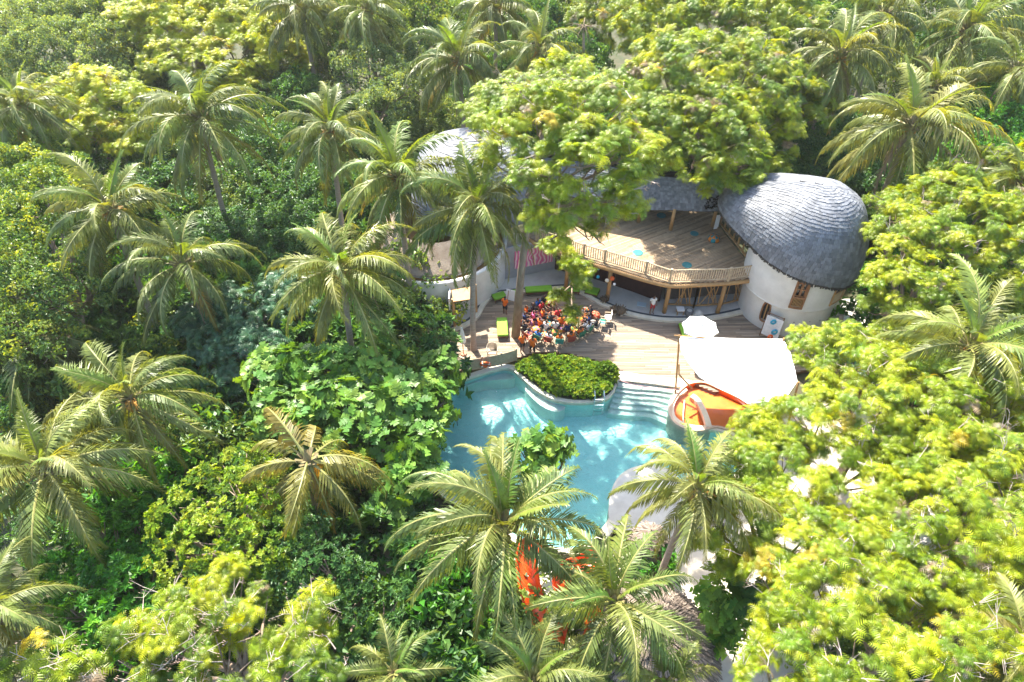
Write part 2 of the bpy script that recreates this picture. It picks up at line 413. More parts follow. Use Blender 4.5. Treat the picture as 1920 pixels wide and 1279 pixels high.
def leaf_mesh(name, P, Nn, kind, palette, rng, up=.55, jit=.3, scale=(.8, 1.2), material=None, off=None, tuft=None):
    T = templates(kind); n = len(P); pick = rng.integers(0, len(T), n)
    Z = Nn*(1-up)+np.array([0, 0, up])+rng.normal(size=(n, 3))*jit
    Fm = rot_from_z(Z, rng.uniform(0, 6.28, n)); S = rng.uniform(*scale, n)
    pal = np.array(palette); wts = pal[:, 3]/pal[:, 3].sum(); ci = rng.choice(len(pal), n, p=wts)
    if tuft is not None:     # leaves of one twig share its colour
        tuft = np.asarray(tuft); nt_ = tuft.max()+1; tc_ = rng.choice(len(pal), nt_, p=wts); keep_ = rng.random(n) < .78; ci = np.where(keep_, tc_[tuft], ci)
    base = pal[ci, :3]*rng.uniform(.85, 1.15, (n, 1))
    VV = []; FF = []; CC = []; n0 = 0
    for k, (tv, tf, lid) in enumerate(T):
        idx = np.where(pick == k)[0]
        if not len(idx): continue
        v = np.einsum('nij,mj->nmi', Fm[idx]*S[idx, None, None], tv)+P[idx][:, None, :]
        nl = lid.max()+1; lj = rng.uniform(.72, 1.28, (len(idx), nl, 1)); hue = rng.uniform(-.12, .12, (len(idx), nl, 1))
        c = base[idx][:, None, :]*lj*np.concatenate([1+hue, np.ones_like(hue), 1-hue], 2)
        CC.append(c[:, lid, :].reshape(-1, 3)); VV.append(v.reshape(-1, 3))
        m = len(tv); f = tf[None]+(np.arange(len(idx))*m)[:, None, None]+n0
        FF.append(f.reshape(-1, 3)); n0 += m*len(idx)
    return npmesh(name, np.concatenate(VV), np.concatenate(FF), 3, material or LEAF, np.clip(np.concatenate(CC), .003, .8), off=off)
PAL = {
 'yellow': [(.27,.33,.008,5),(.36,.39,.008,4),(.20,.27,.008,2),(.34,.29,.02,.3)],
 'yellow_pod': [(.205,.275,.009,5),(.285,.335,.010,3.5),(.13,.21,.011,3),(.33,.28,.02,.2),(.27,.22,.15,.3)],
 'green_pod': [(.19,.26,.009,5),(.29,.335,.009,3.5),(.11,.18,.014,3),(.28,.22,.15,.3)],
 'grey': [(.15,.22,.09,4),(.24,.31,.14,3),(.09,.15,.06,3)],
 'banyan': [(.12,.20,.05,5),(.18,.26,.05,3),(.28,.33,.04,1.4),(.075,.15,.04,3)],
 'lime': [(.19,.30,.025,4),(.28,.36,.045,3),(.11,.20,.02,2.5)],
 'deep': [(.07,.165,.045,4),(.10,.21,.05,3),(.045,.12,.035,3)],
 'glossy': [(.07,.23,.025,4),(.12,.30,.03,3),(.045,.15,.025,3)],
 'bread': [(.10,.21,.03,4),(.17,.29,.04,3),(.065,.15,.025,2.5)],
 'fern': [(.05,.13,.065,4),(.07,.165,.075,2)],
 'strap': [(.11,.15,.05,3),(.07,.11,.035,3),(.19,.2,.09,1)],
}
STYLE = {  # kind: template, palette, density of clusters per m2, up, material
 'feather': dict(t='feather', d=4.6, up=.6, jit=.25, sc=(.8,1.3)),
 'small': dict(t='small', d=3.0, up=.35, jit=.3, sc=(.8,1.25)),
 'medium': dict(t='medium', d=2.9, up=.35, jit=.3, sc=(.8,1.25)),
 'rosette': dict(t='rosette', d=2.0, up=.45, jit=.3, sc=(.8,1.2), mat='g'),
 'lime': dict(t='lime', d=4.0, up=.4, jit=.3, sc=(.8,1.25)),
 'lobed': dict(t='lobed', d=3.6, up=.45, jit=.35, sc=(.75,1.15), mat='g'),
 'fern': dict(t='fern', d=3.2, up=.6, jit=.2, sc=(.8,1.2)),
 'strap': dict(t='strap', d=2.2, up=.6, jit=.35, sc=(.8,1.1)),
}
STAT = {}
def tree(name, label, base, blobs, style, pal, seed=0, forkz=.55, fine=1.0, dz=0.0, group=None, cat='tree', trunk_r=.22, twigs=0, dens=1.0, zbase=-.3, leaf_parts=0, limbs=True):
    """blobs: (px, py, z, r) crown lumps; base: (px, py) on the ground or a Vector"""
    rng = np.random.default_rng(seed); rnd = random.Random(seed); st = STYLE[style]
    B = []
    blobs = [(q[0], q[1], q[2]+dz, q[3]*(CAM_H-q[2]-dz)/(CAM_H-q[2])) for q in blobs]
    for px, py, z, r in blobs:
        p = at(px, py, z); B.append((p.x, p.y, p.z, r))
    if base is None:
        cx = sum(b[0] for b in B)/len(B); cy = sum(b[1] for b in B)/len(B); bl = Vector((cx, cy, zbase))
    else: bl = at(base[0], base[1], zbase)
    root = empty(name, bl, label, cat, group)
    if style == 'feather':     # two levels: tufts on the crown, leaves on each tuft
        C0, N0 = sample_shell(B, 1.5*dens, rng, inner=.2); P = []; Nn = []; TI = []
        for c_, n_ in zip(C0, N0):
            rt = rng.uniform(.28, .66); k_ = max(3, int(rt*rt*14/fine**2)); d = rng.normal(size=(k_, 3)); d[:, 2] = np.abs(d[:, 2])*.9-.15; d += n_*.3
            d /= np.linalg.norm(d, axis=1, keepdims=True); TI += [len(P)]*k_; P.append(c_+d*rt*[1, 1, .45]*rng.uniform(.55, 1.05, (k_, 1))); Nn.append(d)
        P = np.concatenate(P); Nn = np.concatenate(Nn)
    else: P, Nn = sample_shell(B, st['d']*dens, rng)
    m = GLOSSY if st.get('mat') == 'g' else LEAF
    if leaf_parts:
        # the clusters nearest the lens are built leaf by leaf as parts
        camd = np.array([0, 0, CAM_H])-P; camd /= np.linalg.norm(camd, axis=1, keepdims=True)
        vis = (Nn*camd).sum(1); order = np.argsort(-vis); nb = leaf_parts//8
        sel = order[:min(nb*3, len(order))]; sel = rng.permutation(sel)[:nb]; rest = np.setdiff1d(np.arange(len(P)), sel)
        Z = Nn[sel]*.55+np.array([0, 0, .45])+rng.normal(size=(len(sel), 3))*.3; Fm = rot_from_z(Z, rng.uniform(0, 6.28, len(sel)))
        pal_ = np.array(PAL[pal]); 
        for i, pi in enumerate(sel):
            for k in range(8):
                me = LOBE[(i*3+k) % len(LOBE)]; o = link('leaf', me, root)
                t = k*2.4+rng.uniform(-.3, .3); el = rng.uniform(0, .8); s = float(rng.uniform(.75, 1.15))
                M = Matrix(Fm[i].tolist()) @ Matrix.Rotation(t, 3, 'Z') @ Matrix.Rotation(-el, 3, 'Y')
                o.matrix_local = Matrix.Translation(Vector(P[pi])+Vector(Fm[i][:, 2])*.1-bl) @ M.to_4x4() @ Matrix.Scale(s, 4)
                c = pal_[rng.integers(0, len(pal_)), :3]*rng.uniform(.8, 1.3); o.color = (*c, 1)
        P, Nn = P[rest], Nn[rest]
    me = leaf_mesh('crown', P, Nn, st['t'], PAL[pal], rng, up=st['up'], jit=st['jit'], scale=(st['sc'][0]*fine, st['sc'][1]*fine), material=m, off=bl, tuft=TI if style == 'feather' else None)
    STAT[style] = STAT.get(style, 0)+len(me.polygons)
    cr = link('crown', me, root)
    # trunk and limbs
    hub = Vector((sum(b[0] for b in B)/len(B), sum(b[1] for b in B)/len(B), 0)); minz = min(b[2] for b in B)
    fork = bl.lerp(hub, .35); fork.z = zbase+(minz-zbase)*forkz
    if limbs:
        pts = [bl, bl.lerp(fork, .5)+Vector((rnd.uniform(-.2, .2), rnd.uniform(-.2, .2), 0)), fork]
        MB().tube([Vector((bl.x, bl.y, bl.z-.2))]+pts[1:], [trunk_r*1.35, trunk_r, trunk_r*.8], 8).build('trunk', BARK, root, smooth=True)
        for b in B:
            e = Vector(b[:3])-Vector((0, 0, b[3]*.2)); mid = fork.lerp(e, .55)+Vector((rnd.uniform(-.5, .5), rnd.uniform(-.5, .5), -.5*min(1, b[3])))
            mb = MB(); pts = cat_rom([fork, mid, e], 4, False); kk = len(pts)
            mb.tube(pts, [trunk_r*.6*(1-i/kk*.75) for i in range(kk)], 6)
            for q in range(5):
                d = Vector((rnd.gauss(0, 1), rnd.gauss(0, 1), rnd.uniform(-.1, .9))).normalized()*b[3]*.85
                s0 = pts[rnd.randint(kk//2, kk-1)]
                mb.tube([s0, s0.lerp(e+d, .5)+Vector((0, 0, -.1)), e+d], [.05, .035, .015], 4)
            mb.build('limb', BARK, root, smooth=True)
    if twigs:
        mb = MB(); ids = rng.integers(0, len(P), twigs)
        for i in ids:
            p = Vector(P[i]); d = (Vector(Nn[i])*.6+Vector((rnd.uniform(-1, 1), rnd.uniform(-1, 1), rnd.uniform(-.2, .6)))).normalized()
            L = rnd.uniform(.5, 1.5); a = p-d*L*.6; bb = p+d*L*.55; m_ = (a+bb)/2+Vector((rnd.uniform(-.12, .12),)*3)
            mb.tube([a, m_, bb], [.022, .017, .006], 3, cap=False)
            for q in range(3):
                e = bb+Vector((rnd.uniform(-.3, .3), rnd.uniform(-.3, .3), rnd.uniform(-.15, .25))); mb.tube([m_.lerp(bb, rnd.random()), e], [.012, .004], 3, cap=False)
                if rnd.random() < .6:
                    for z in range(4):
                        c = e+Vector((rnd.uniform(-.09, .09), rnd.uniform(-.09, .09), rnd.uniform(-.1, .04))); mb.add([c, c+Vector((.05, .02, -.1)), c+Vector((-.02, .05, -.09))], [(0,1,2)], 1)
        o = mb.build('twig', [TWIG, mat('dry_pod', (.30,.19,.15), (.42,.31,.26), rough=.9)], root); o['kind'] = 'stuff'
    return root
LOBE = []
def init_lobe():
    rng = np.random.default_rng(5)
    m = leafmat('breadfruit_leaf', 'obj', trans=.36, rough=.5, spec=.25)
    for i in range(4):
        v, f = lobed_leaf(rng.uniform(.5, .62), rng); v = v+rng.normal(size=v.shape)*.008+[.06, 0, 0]
        LOBE.append(npmesh('leaf', v, f, 3, m))
init_lobe()

# ---------------------------------------------------------------- palms
def frond_mesh(seed, e0, bend, L=4.0, n=68, droopf=.55, dead=False, lmax=1.0, vee=.25, sparse=0.0):
    rnd = random.Random(seed); K = 26
    pts = [Vector((0, 0, 0))]; tans = []; a0 = R(e0); sidew = rnd.uniform(-.12, .12)
    for i in range(K):
        s = (i+.5)/K; a = a0-R(bend)*s**1.35
        if a < R(-84): a = R(-84)
        yaw = sidew*s*2
        t = Vector((math.cos(a)*math.cos(yaw), math.cos(a)*math.sin(yaw), math.sin(a))); tans.append(t); pts.append(pts[-1]+t*L/K)
    tans.append(tans[-1])
    V = []; Fc = []; MI = []
    # rachis
    for i in range(0, K+1, 2):
        s = i/K; p = pts[i]; t = tans[i]; sd_ = Vector((-t.y, t.x, 0)).normalized(); up = sd_.cross(t)*-1
        wd = .038*(1-s)**.8+.008 if s > .08 else .08; b = len(V)
        V += [p-sd_*wd, p+up*wd*.6, p+sd_*wd, p-up*wd*.5]
        if i:
            for j in range(4): Fc.append((b-4+j, b-4+(j+1) % 4, b+(j+1) % 4, b+j)); MI.append(1)
    twist = rnd.uniform(-.3, .3)
    for i in range(n):
        s = .14+.86*(i+.5)/n; k = s*K; i0 = min(int(k), K-1); p = pts[i0].lerp(pts[i0+1], k-i0); t = tans[i0]
        lat0 = Vector((-t.y, t.x, 0)).normalized(); up = t.cross(lat0).normalized()
        prof = math.sin(math.pi*min(1, .22+.80*s)**.9) if s < 1 else .3; prof = max(.33, prof)
        for sg in (-1, 1):
            if rnd.random() < sparse: continue
            ll = lmax*prof*rnd.uniform(.85, 1.1)*L/4.0; fa = R(rnd.uniform(40, 56)-18*s*0+14*s)
            lat = lat0*sg*math.cos(twist*.4)+up*(vee+rnd.uniform(-.08, .08))
            d0 = (lat*math.cos(fa*.85)+t*math.sin(fa*.85)).normalized()
            dr = droopf*rnd.uniform(.4, 1.7)
            d1 = (d0+Vector((0, 0, -dr*.6))).normalized(); d2 = (d0*.7+Vector((0, 0, -dr*1.6))).normalized()
            w = .028*L/4.0*rnd.uniform(.85, 1.2)*(1.25 if s < .8 else 1)
            wv = (t*.85+up*.25*sg).normalized()*w
            q0 = p; q1 = p+d1*ll*.45; q2 = q1+d2*ll*.55; b = len(V)
            V += [q0-wv*.6, q0+wv*.6, q1+wv, q1-wv, q2]
            Fc += [(b, b+1, b+2, b+3), (b+3, b+2, b+4)]; MI += [0, 0]
    me = bpy.data.meshes.new('frond'); me.from_pydata([tuple(v) for v in V], [], Fc)
    me.materials.append(DEADF if dead else FROND); me.materials.append(DEADF if dead else RACHIS); me.polygons.foreach_set('material_index', MI); me.update()
    return me
FM = {}
for k in range(5):
    FM['up', k] = frond_mesh(10+k, 80-3*k, 38+5*k, L=2.7, droopf=.15, vee=.5, lmax=.62)
    FM['high', k] = frond_mesh(20+k, 58+4*k, 92+7*k, L=3.6, droopf=.45, vee=.3)
    FM['mid', k] = frond_mesh(30+k, 30+4*k, 92+7*k, droopf=.7, vee=.15)
    FM['low', k] = frond_mesh(40+k, 2+4*k, 84+6*k, droopf=.9, vee=.05)
    FM['hang', k] = frond_mesh(50+k, -26-3*k, 56, L=3.7, droopf=.6, vee=-.05)
    FM['dead', k] = frond_mesh(60+k, -35-5*k, 60, L=3.0, droopf=.8, dead=True, sparse=.35, lmax=.6)
    FM['bare', k] = frond_mesh(70+k, 25-20*k, 50, L=2.4, droopf=.8, dead=True, sparse=.93, lmax=.4)
def nut_mesh():
    m = MB(); m.lathe((0, 0, 0), [(.001, -.13), (.07, -.11), (.105, -.03), (.10, .05), (.055, .12), (.001, .14)], 8)
    return m.mesh('coconut', NUT, smooth=True)
NUTM = nut_mesh()
GRN = [(.13,.175,.04), (.15,.195,.055), (.11,.155,.04), (.17,.205,.05)]
def palm(px, py, wpx, label, z=10.0, seed=0, base=None, nuts=6, nf=32, tone=1.0, yellow=0.0, name='coconut_palm', kinds=None, group=None, rot0=None, lean=.6, young=False, zb=-.3):
    rnd = random.Random(seed*7+3); top = at(px, py, z); rad = wpx/2/ppm(px, py, z); sc_ = rad/2.85
    if base: b = at(base[0], base[1], zb)
    else:
        a = rnd.uniform(0, 6.28); b = Vector((top.x+lean*math.cos(a), top.y+lean*math.sin(a), zb))
    root = empty(name, b, label, 'palm tree', group)
    # trunk with ring scars
    mb = MB(); c1 = Vector((b.x, b.y, b.z)).lerp(top, .45); c1.x = b.x+(top.x-b.x)*.25; c1.y = b.y+(top.y-b.y)*.25
    pts = cat_rom([Vector((b.x, b.y, b.z-.1)), c1, top+Vector((0, 0, -.35))], 12, False); kk = len(pts)
    rr = [(.13+.13*max(0, 1-i/3.0)+.02*(1-i/kk))*(1.0+.07*(i % 2))*min(1.2, sc_+.1) for i in range(kk)]
    mb.tube(pts, rr, 9); mb.build('trunk', PBARK, root, smooth=True)
    kinds = kinds or [('up', 3), ('high', 6), ('mid', 8), ('low', 8), ('hang', 7), ('dead', 2)]
    tot = sum(k[1] for k in kinds); f = nf/tot; ang = rnd.uniform(0, 6.28) if rot0 is None else rot0
    cr = link('crown_heart', CROWNM, root); cr.location = top-b+Vector((0, 0, -.45)); cr.scale = (sc_*1.1,)*3
    tax = rnd.uniform(0, 6.28); TL = Matrix.Rotation(R(rnd.uniform(2, 13)), 4, Vector((math.cos(tax), math.sin(tax), 0))); nf = nf*rnd.uniform(.85, 1.1); f = nf/tot
    for kd, cnt in kinds:
        for i in range(max(1, round(cnt*f)) if cnt else 0):
            ang += 2.39996+rnd.uniform(-.25, .25)
            o = link('frond', FM[kd, rnd.randint(0, 4)], root)
            s = sc_*rnd.uniform(.86, 1.12); tilt = R(rnd.uniform(-8, 8))
            zo = {'up': .25, 'high': .15, 'mid': .05, 'low': -.08, 'hang': -.2, 'dead': -.25, 'bare': 0}[kd]
            o.matrix_local = Matrix.Translation(top-b+Vector((math.cos(ang)*.1, math.sin(ang)*.1, zo))) @ TL @ Matrix.Rotation(ang, 4, 'Z') @ Matrix.Rotation(tilt, 4, 'Y') @ Matrix.Rotation(R(rnd.uniform(-16, 16)), 4, 'X') @ Matrix.Scale(s, 4)
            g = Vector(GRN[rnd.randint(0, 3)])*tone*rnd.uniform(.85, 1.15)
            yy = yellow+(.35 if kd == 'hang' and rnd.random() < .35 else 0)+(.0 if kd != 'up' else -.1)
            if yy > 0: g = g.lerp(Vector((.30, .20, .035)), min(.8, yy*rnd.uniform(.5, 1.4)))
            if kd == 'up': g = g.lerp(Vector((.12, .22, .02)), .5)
            o.color = (*g, 1)
    for i in range(nuts):
        a = rnd.uniform(0, 6.28); o = link('coconut', NUTM, root); o.scale = (1.15,)*3
        o.location = top-b+Vector((math.cos(a)*rnd.uniform(.25, .42), math.sin(a)*rnd.uniform(.25, .42), rnd.uniform(-.45, .05))); o.rotation_euler = (rnd.uniform(-.6, .6), rnd.uniform(-.6, .6), 0)
    if nuts:
        mb = MB()
        for i in range(5):
            a = rnd.uniform(0, 6.28); p0 = Vector((0, 0, 0)); d = Vector((math.cos(a), math.sin(a), 0))
            for q in range(7):
                e = top+d*rnd.uniform(.5, .85)+Vector((rnd.uniform(-.2, .2), rnd.uniform(-.2, .2), rnd.uniform(-.35, .25)))
                mb.tube([top+Vector((0, 0, -.1)), top.lerp(e, .6)+Vector((0, 0, .12)), e], [.02, .015, .006], 3, cap=False)
        mb.build('flower_stalk', mat('flower_stalk', (.55,.30,.07), (.48,.22,.05), rough=.6, bump=0), root)
    return root
def crown_heart():
    m = MB(); m.lathe((0, 0, 0), [(.10, -.15), (.17, .05), (.22, .3), (.15, .55), (.05, .85), (.001, 1.1)], 9)
    rnd = random.Random(4)
    for i in range(16):
        a = i*2.4; d = Vector((math.cos(a), math.sin(a), 0)); m.bar(d*.12+Vector((0, 0, .15+.02*i)), d*.42+Vector((0, 0, .30+.03*i)), .12, .05)
    return m.mesh('crown_heart', mat('leaf_base', (.23,.17,.09), (.14,.13,.05), rough=.8))
CROWNM = crown_heart()
# ---------------------------------------------------------------- ground, pool, decks
ZG = -.30
def sheet_with_holes(name, outer, holes, z, material, kind='structure', thick=0.0, parent=None):
    bm = bmesh.new()
    for loop in [outer]+holes:
        vs = [bm.verts.new((p[0], p[1], z)) for p in loop]
        for i in range(len(vs)): bm.edges.new((vs[i], vs[(i+1) % len(vs)]))
    bmesh.ops.triangle_fill(bm, use_beauty=True, use_dissolve=False, edges=bm.edges[:])
    for f in bm.faces:
        if f.normal.z < 0: f.normal_flip()
    if thick:
        r = bmesh.ops.extrude_face_region(bm, geom=bm.faces[:])
        bmesh.ops.translate(bm, vec=(0, 0, -thick), verts=[v for v in r['geom'] if isinstance(v, bmesh.types.BMVert)])
        bmesh.ops.recalc_face_normals(bm, faces=bm.faces[:])
    if parent is not None: bmesh.ops.translate(bm, vec=-ORG[parent.name], verts=bm.verts[:])
    me = bpy.data.meshes.new(name); bm.to_mesh(me); bm.free(); me.materials.append(material)
    o = link(name, me, parent)
    if parent is None: tag(o, kind=kind)
    return o
WZ = -.14
pool_px = [(800,800),(835,757),(856,722),(882,711),(915,700),(946,693),(962,697),(982,714),(1004,733),(1030,748),(1056,756),(1085,758),(1115,756),(1138,750),(1151,735),(1159,716),
 (1172,716),(1225,722),(1278,729),(1264,742),(1254,762),(1257,786),(1280,803),(1310,809),(1340,809),(1366,818),(1384,840),(1392,870),(1370,900),(1330,925),(1290,925),
 (1262,890),(1225,876),(1190,880),(1165,893),(1150,915),(1143,945),(1143,972),(1128,996),(1104,1024),(1060,1032),(990,1020),(920,980),(870,945),(835,925),(812,880),(800,840)]
pool = cat_rom(pxp(pool_px, WZ), 4)
SANDM = mat('leaf_litter_soil', (.035,.05,.02), (.08,.07,.04), rough=.95, scale=1.2, bump=.6, bscale=12)
BIG = 900
rim_o = offset_poly(pool, .16)
ground = sheet_with_holes('ground', [(-BIG,-BIG+30), (BIG,-BIG+30), (BIG,BIG), (-BIG,BIG)], [[(p.x, p.y) for p in rim_o]], ZG, SANDM)
# sand yard round the pool
sand_poly = cat_rom(pxp([(600,960),(690,985),(800,1000),(960,1040),(1100,1040),(1180,1010),(1290,930),(1400,880),(1420,780),(1540,740),(1680,720),(1760,900),(1740,1100),(1600,1180),(1480,1290),(1380,1330),(1200,1300),(1000,1260),(860,1190),(760,1120),(640,1080),(570,1020)], 0), 3)
bmask = MB(); 
sheet_with_holes('sand_yard', [(p.x, p.y) for p in sand_poly], [], ZG+.012, SAND)
# basin
def tile_mat():
    m_, t, b = nodes('mosaic_ripple_light'); N, L = t.nodes, t.links; b.inputs['Roughness'].default_value = .4
    tc = N.new('ShaderNodeTexCoord'); vo = N.new('ShaderNodeTexVoronoi'); vo.inputs['Scale'].default_value = 4.5; L.new(tc.outputs['Object'], vo.inputs['Vector'])
    nz = N.new('ShaderNodeTexNoise'); nz.inputs['Scale'].default_value = .5; L.new(tc.outputs['Object'], nz.inputs['Vector'])
    sp = N.new('ShaderNodeSeparateColor'); L.new(vo.outputs['Color'], sp.inputs[0])
    mx = N.new('ShaderNodeMix'); mx.data_type = 'RGBA'; mx.inputs['A'].default_value = (.44,.76,.72,1); mx.inputs['B'].default_value = (.74,.92,.87,1); L.new(sp.outputs[0], mx.inputs['Factor'])  # pale and dark tiles: ripple light put into the mosaic colour
    m2 = N.new('ShaderNodeMix'); m2.data_type = 'RGBA'; m2.inputs['B'].default_value = (.58,.84,.79,1); L.new(mx.outputs['Result'], m2.inputs['A']); L.new(nz.outputs['Fac'], m2.inputs['Factor'])
    L.new(m2.outputs['Result'], b.inputs['Base Color']); return m_
TILE = tile_mat()
m = MB(); FLZ = -1.35; n = len(pool)
inner = pool
for i in range(n):
    a, b = inner[i], inner[(i+1) % n]
    m.add([(a.x, a.y, FLZ), (b.x, b.y, FLZ), (b.x, b.y, -.05), (a.x, a.y, -.05)], [(3,2,1,0)])
m.prism(inner, FLZ-.1, FLZ)
basin = m.build('pool_basin', TILE); basin['kind'] = 'structure'
# coping ring
m = MB(); oo = offset_poly(pool, .30); ii = offset_poly(pool, -.04)
for (A, B, za, zb) in ((ii, oo, .035, .035), (oo, oo, .035, -.3), (ii, ii, .035, -.22)):
    for i in range(n):
        j = (i+1) % n
        m.add([(A[i].x, A[i].y, za), (A[j].x, A[j].y, za), (B[j].x, B[j].y, zb), (B[i].x, B[i].y, zb)], [(0,1,2,3)])
cop = m.build('pool_coping', COPE); cop['kind'] = 'structure'
# water
def water_mat():
    m, t, b = nodes('pool_water'); N, L = t.nodes, t.links; N.remove(b)
    tr = N.new('ShaderNodeBsdfTransparent'); tr.inputs[0].default_value = (.93,.99,.99,1)
    gl = N.new('ShaderNodeBsdfGlossy'); gl.inputs['Roughness'].default_value = .03
    rf = N.new('ShaderNodeBsdfRefraction'); rf.inputs['IOR'].default_value = 1.33; rf.inputs['Roughness'].default_value = 0; rf.inputs[0].default_value = (.95,1,1,1)
    tm = N.new('ShaderNodeMixShader'); tm.inputs[0].default_value = .15; L.new(tr.outputs[0], tm.inputs[1]); L.new(rf.outputs[0], tm.inputs[2])
    fr = N.new('ShaderNodeFresnel'); fr.inputs[0].default_value = 1.33
    nz = N.new('ShaderNodeTexNoise'); nz.inputs['Scale'].default_value = 4.5; nz.inputs['Detail'].default_value = 3; nz.inputs['Distortion'].default_value = .6
    tc = N.new('ShaderNodeTexCoord'); mp = N.new('ShaderNodeMapping'); mp.inputs['Scale'].default_value = (1, 1.6, 1); mp.inputs['Rotation'].default_value = (0,0,.5)
    L.new(tc.outputs['Object'], mp.inputs[0]); L.new(mp.outputs[0], nz.inputs['Vector'])
    bp = N.new('ShaderNodeBump'); bp.inputs['Strength'].default_value = .9; bp.inputs['Distance'].default_value = .14
    L.new(nz.outputs['Fac'], bp.inputs['Height']); L.new(bp.outputs[0], gl.inputs['Normal']); L.new(bp.outputs[0], fr.inputs['Normal']); L.new(bp.outputs[0], rf.inputs['Normal'])
    mx = N.new('ShaderNodeMixShader'); L.new(fr.outputs[0], mx.inputs[0]); L.new(tm.outputs[0], mx.inputs[1]); L.new(gl.outputs[0], mx.inputs[2])
    L.new(mx.outputs[0], N['Material Output'].inputs[0])
    va = N.new('ShaderNodeVolumeAbsorption'); va.inputs['Color'].default_value = (.10,.88,.88,1); va.inputs['Density'].default_value = .2
    L.new(va.outputs[0], N['Material Output'].inputs['Volume']); return m
WATER = water_mat()
m = MB(); m.prism(offset_poly(pool, .05), FLZ-.02, WZ, bottom=True)
wt = m.build('pool_water', WATER); wt['kind'] = 'structure'
# shallow entry steps (top right) and bench along the planter: curved slabs under water
def slab(name, px, z, zb, parent, material=COPE, sm=4):
    return MB().prism(cat_rom(pxp(px, z), sm) if sm else pxp(px, z), zb, z).build(name, material, parent)
steps = empty('entry_steps', at(1205,745,-.5), None); steps['kind'] = 'structure'
rows = [(716, 728, -.145), (724, 737, -.30), (733, 748, -.45), (743, 760, -.60), (753, 771, -.75), (764, 783, -.90)]
WS = mat('step_white', (.72,.76,.70), (.62,.68,.62), rough=.6, bump=.05)
for i, (yl, yr, z) in enumerate(rows):
    y2l, y2r = yl+9.5+i*.3, yr+10.5+i*.4
    xl = 1160-i*3.5; xr = 1275-i*4.5
    L0 = [(xl, yl), (xl+38, yl+2.5), (xl+78, yl+6), (xr, yr)]; L1 = [(xl-3, y2l), (xl+36, y2l+4.5), (xl+76, y2l+7), (xr-3, y2r)]
    A = [at(x, y, z) for x, y in L0]; B = [at(x, y, z) for x, y in L1]
    MB().prism(A+B[::-1], FLZ-.005, z-.003*i).build('step', WS, steps)
bench = MB().prism(cat_rom(pxp([(992,722),(1010,740),(1032,752),(1056,758),(1058,768),(1040,772),(1016,762),(996,745),(984,730)], -.42), 3), FLZ-.003, -.42).build('pool_bench', WS); bench['kind'] = 'structure'
shelf = MB().prism(cat_rom(pxp([(860,716),(905,701),(950,692),(966,706),(955,712),(915,714),(880,722),(862,730)], -.5), 3), FLZ-.004, -.5).build('pool_shelf', WS); shelf['kind'] = 'structure'
# low white wall beyond left corner
# ---- planter island of the hedge
hp = cat_rom(pxp([(966,690),(978,680),(1003,673),(1040,671),(1080,677),(1120,686),(1150,696),(1157,706),(1152,722),(1140,739),(1117,747),(1085,749),(1057,746),(1030,737),(1003,720),(983,705)], .08), 3)
hp_out = offset_poly(hp, .06); hp_in = offset_poly(hp, -.16)
m = MB(); m.prism(hp, -.3, .06)
pl = m.build('planter_bed', SANDM); pl['kind'] = 'structure'
rng = np.random.default_rng(3)
hx = np.array([(p.x, p.y) for p in hp]); bbx0, bby0 = hx.min(0); bbx1, bby1 = hx.max(0)
P = []; hpv = [Vector((p.x, p.y, 0)) for p in hp_in]
while len(P) < 1500:
    x, y = rng.uniform(bbx0, bbx1), rng.uniform(bby0, bby1); xs = scan(hpv, y)
    if any(a < x < b for a, b in zip(xs[::2], xs[1::2])):
        dd = min(math.hypot(x-q[0], y-q[1]) for q in hx)
        P.append((x, y, .10+min(.16, dd*.5)+.05*math.sin(x*2.3)+.04*math.sin(y*3.1+x)+rng.uniform(-.05, .08)))
hroot = empty('hedge', (hx[:, 0].mean(), hx[:, 1].mean(), 0), 'clipped leafy green hedge filling the curved planter beside the pool', 'hedge')
link('foliage', leaf_mesh('foliage', np.array(P), np.tile([0, 0, 1.], (len(P), 1)), 'hedge', [(.15,.26,.02,4),(.26,.34,.03,2.5),(.10,.20,.02,2.5)], rng, up=.8, jit=.35, scale=(.9,1.4), off=hroot.location), hroot)
P2 = []; cc = at(1137, 694, .6)
for i in range(120):
    d = rng.normal(size=3); d[2] = abs(d[2]); d /= np.linalg.norm(d); P2.append((cc.x+d[0]*.55, cc.y+d[1]*.5, .35+d[2]*.55))
shr = empty('shrub', (cc.x, cc.y, .05), 'small rounded leafy shrub rising from the right end of the poolside planter', 'shrub')
link('foliage', leaf_mesh('foliage', np.array(P2), np.tile([0, 0, 1.], (len(P2), 1)), 'hedge', [(.09,.18,.02,4),(.15,.23,.02,2)], rng, up=.5, jit=.5, off=shr.location), shr)
MB().tube([cc+Vector((0,0,-.6)), cc+Vector((0,0,-.2))], .05, 6).build('stem', BARK, shr)
# ---- lower deck
deck_px = [(870,690),(966,672),(1003,660),(1060,661),(1120,676),(1168,696),(1170,714),(1225,719),(1284,726),(1292,716),(1340,735),(1480,700),(1580,680),(1562,640),(1500,610),(1440,600),(1400,583),(1400,572),(1240,560),(1140,540),(1080,530),(1000,520),(930,530),(880,560),(840,600),(815,640),(790,700),(840,705)]
deck_poly = pxp(deck_px, 0)
deck = empty('pool_deck', at(1100,650,0)); deck['kind'] = 'structure'
planks('deck_boards', deck_poly, 0.0, .15, 0.03, PLANK, deck, seed=2)
# lower joists mass (dark underlay)
MB().prism(deck_poly, -.28, -.045).build('deck_frame', WOODD, deck)
# wet pale apron right of the planter, above the steps
ap = MB().prism(cat_rom(pxp([(1160,696),(1200,702),(1250,708),(1292,712),(1284,726),(1225,720),(1172,714),(1162,712)], .012), 3), -.05, .012).build('step_apron', mat('pale_apron', (.66,.58,.48), (.56,.48,.39), rough=.7, bump=.15)); ap['kind'] = 'structure'
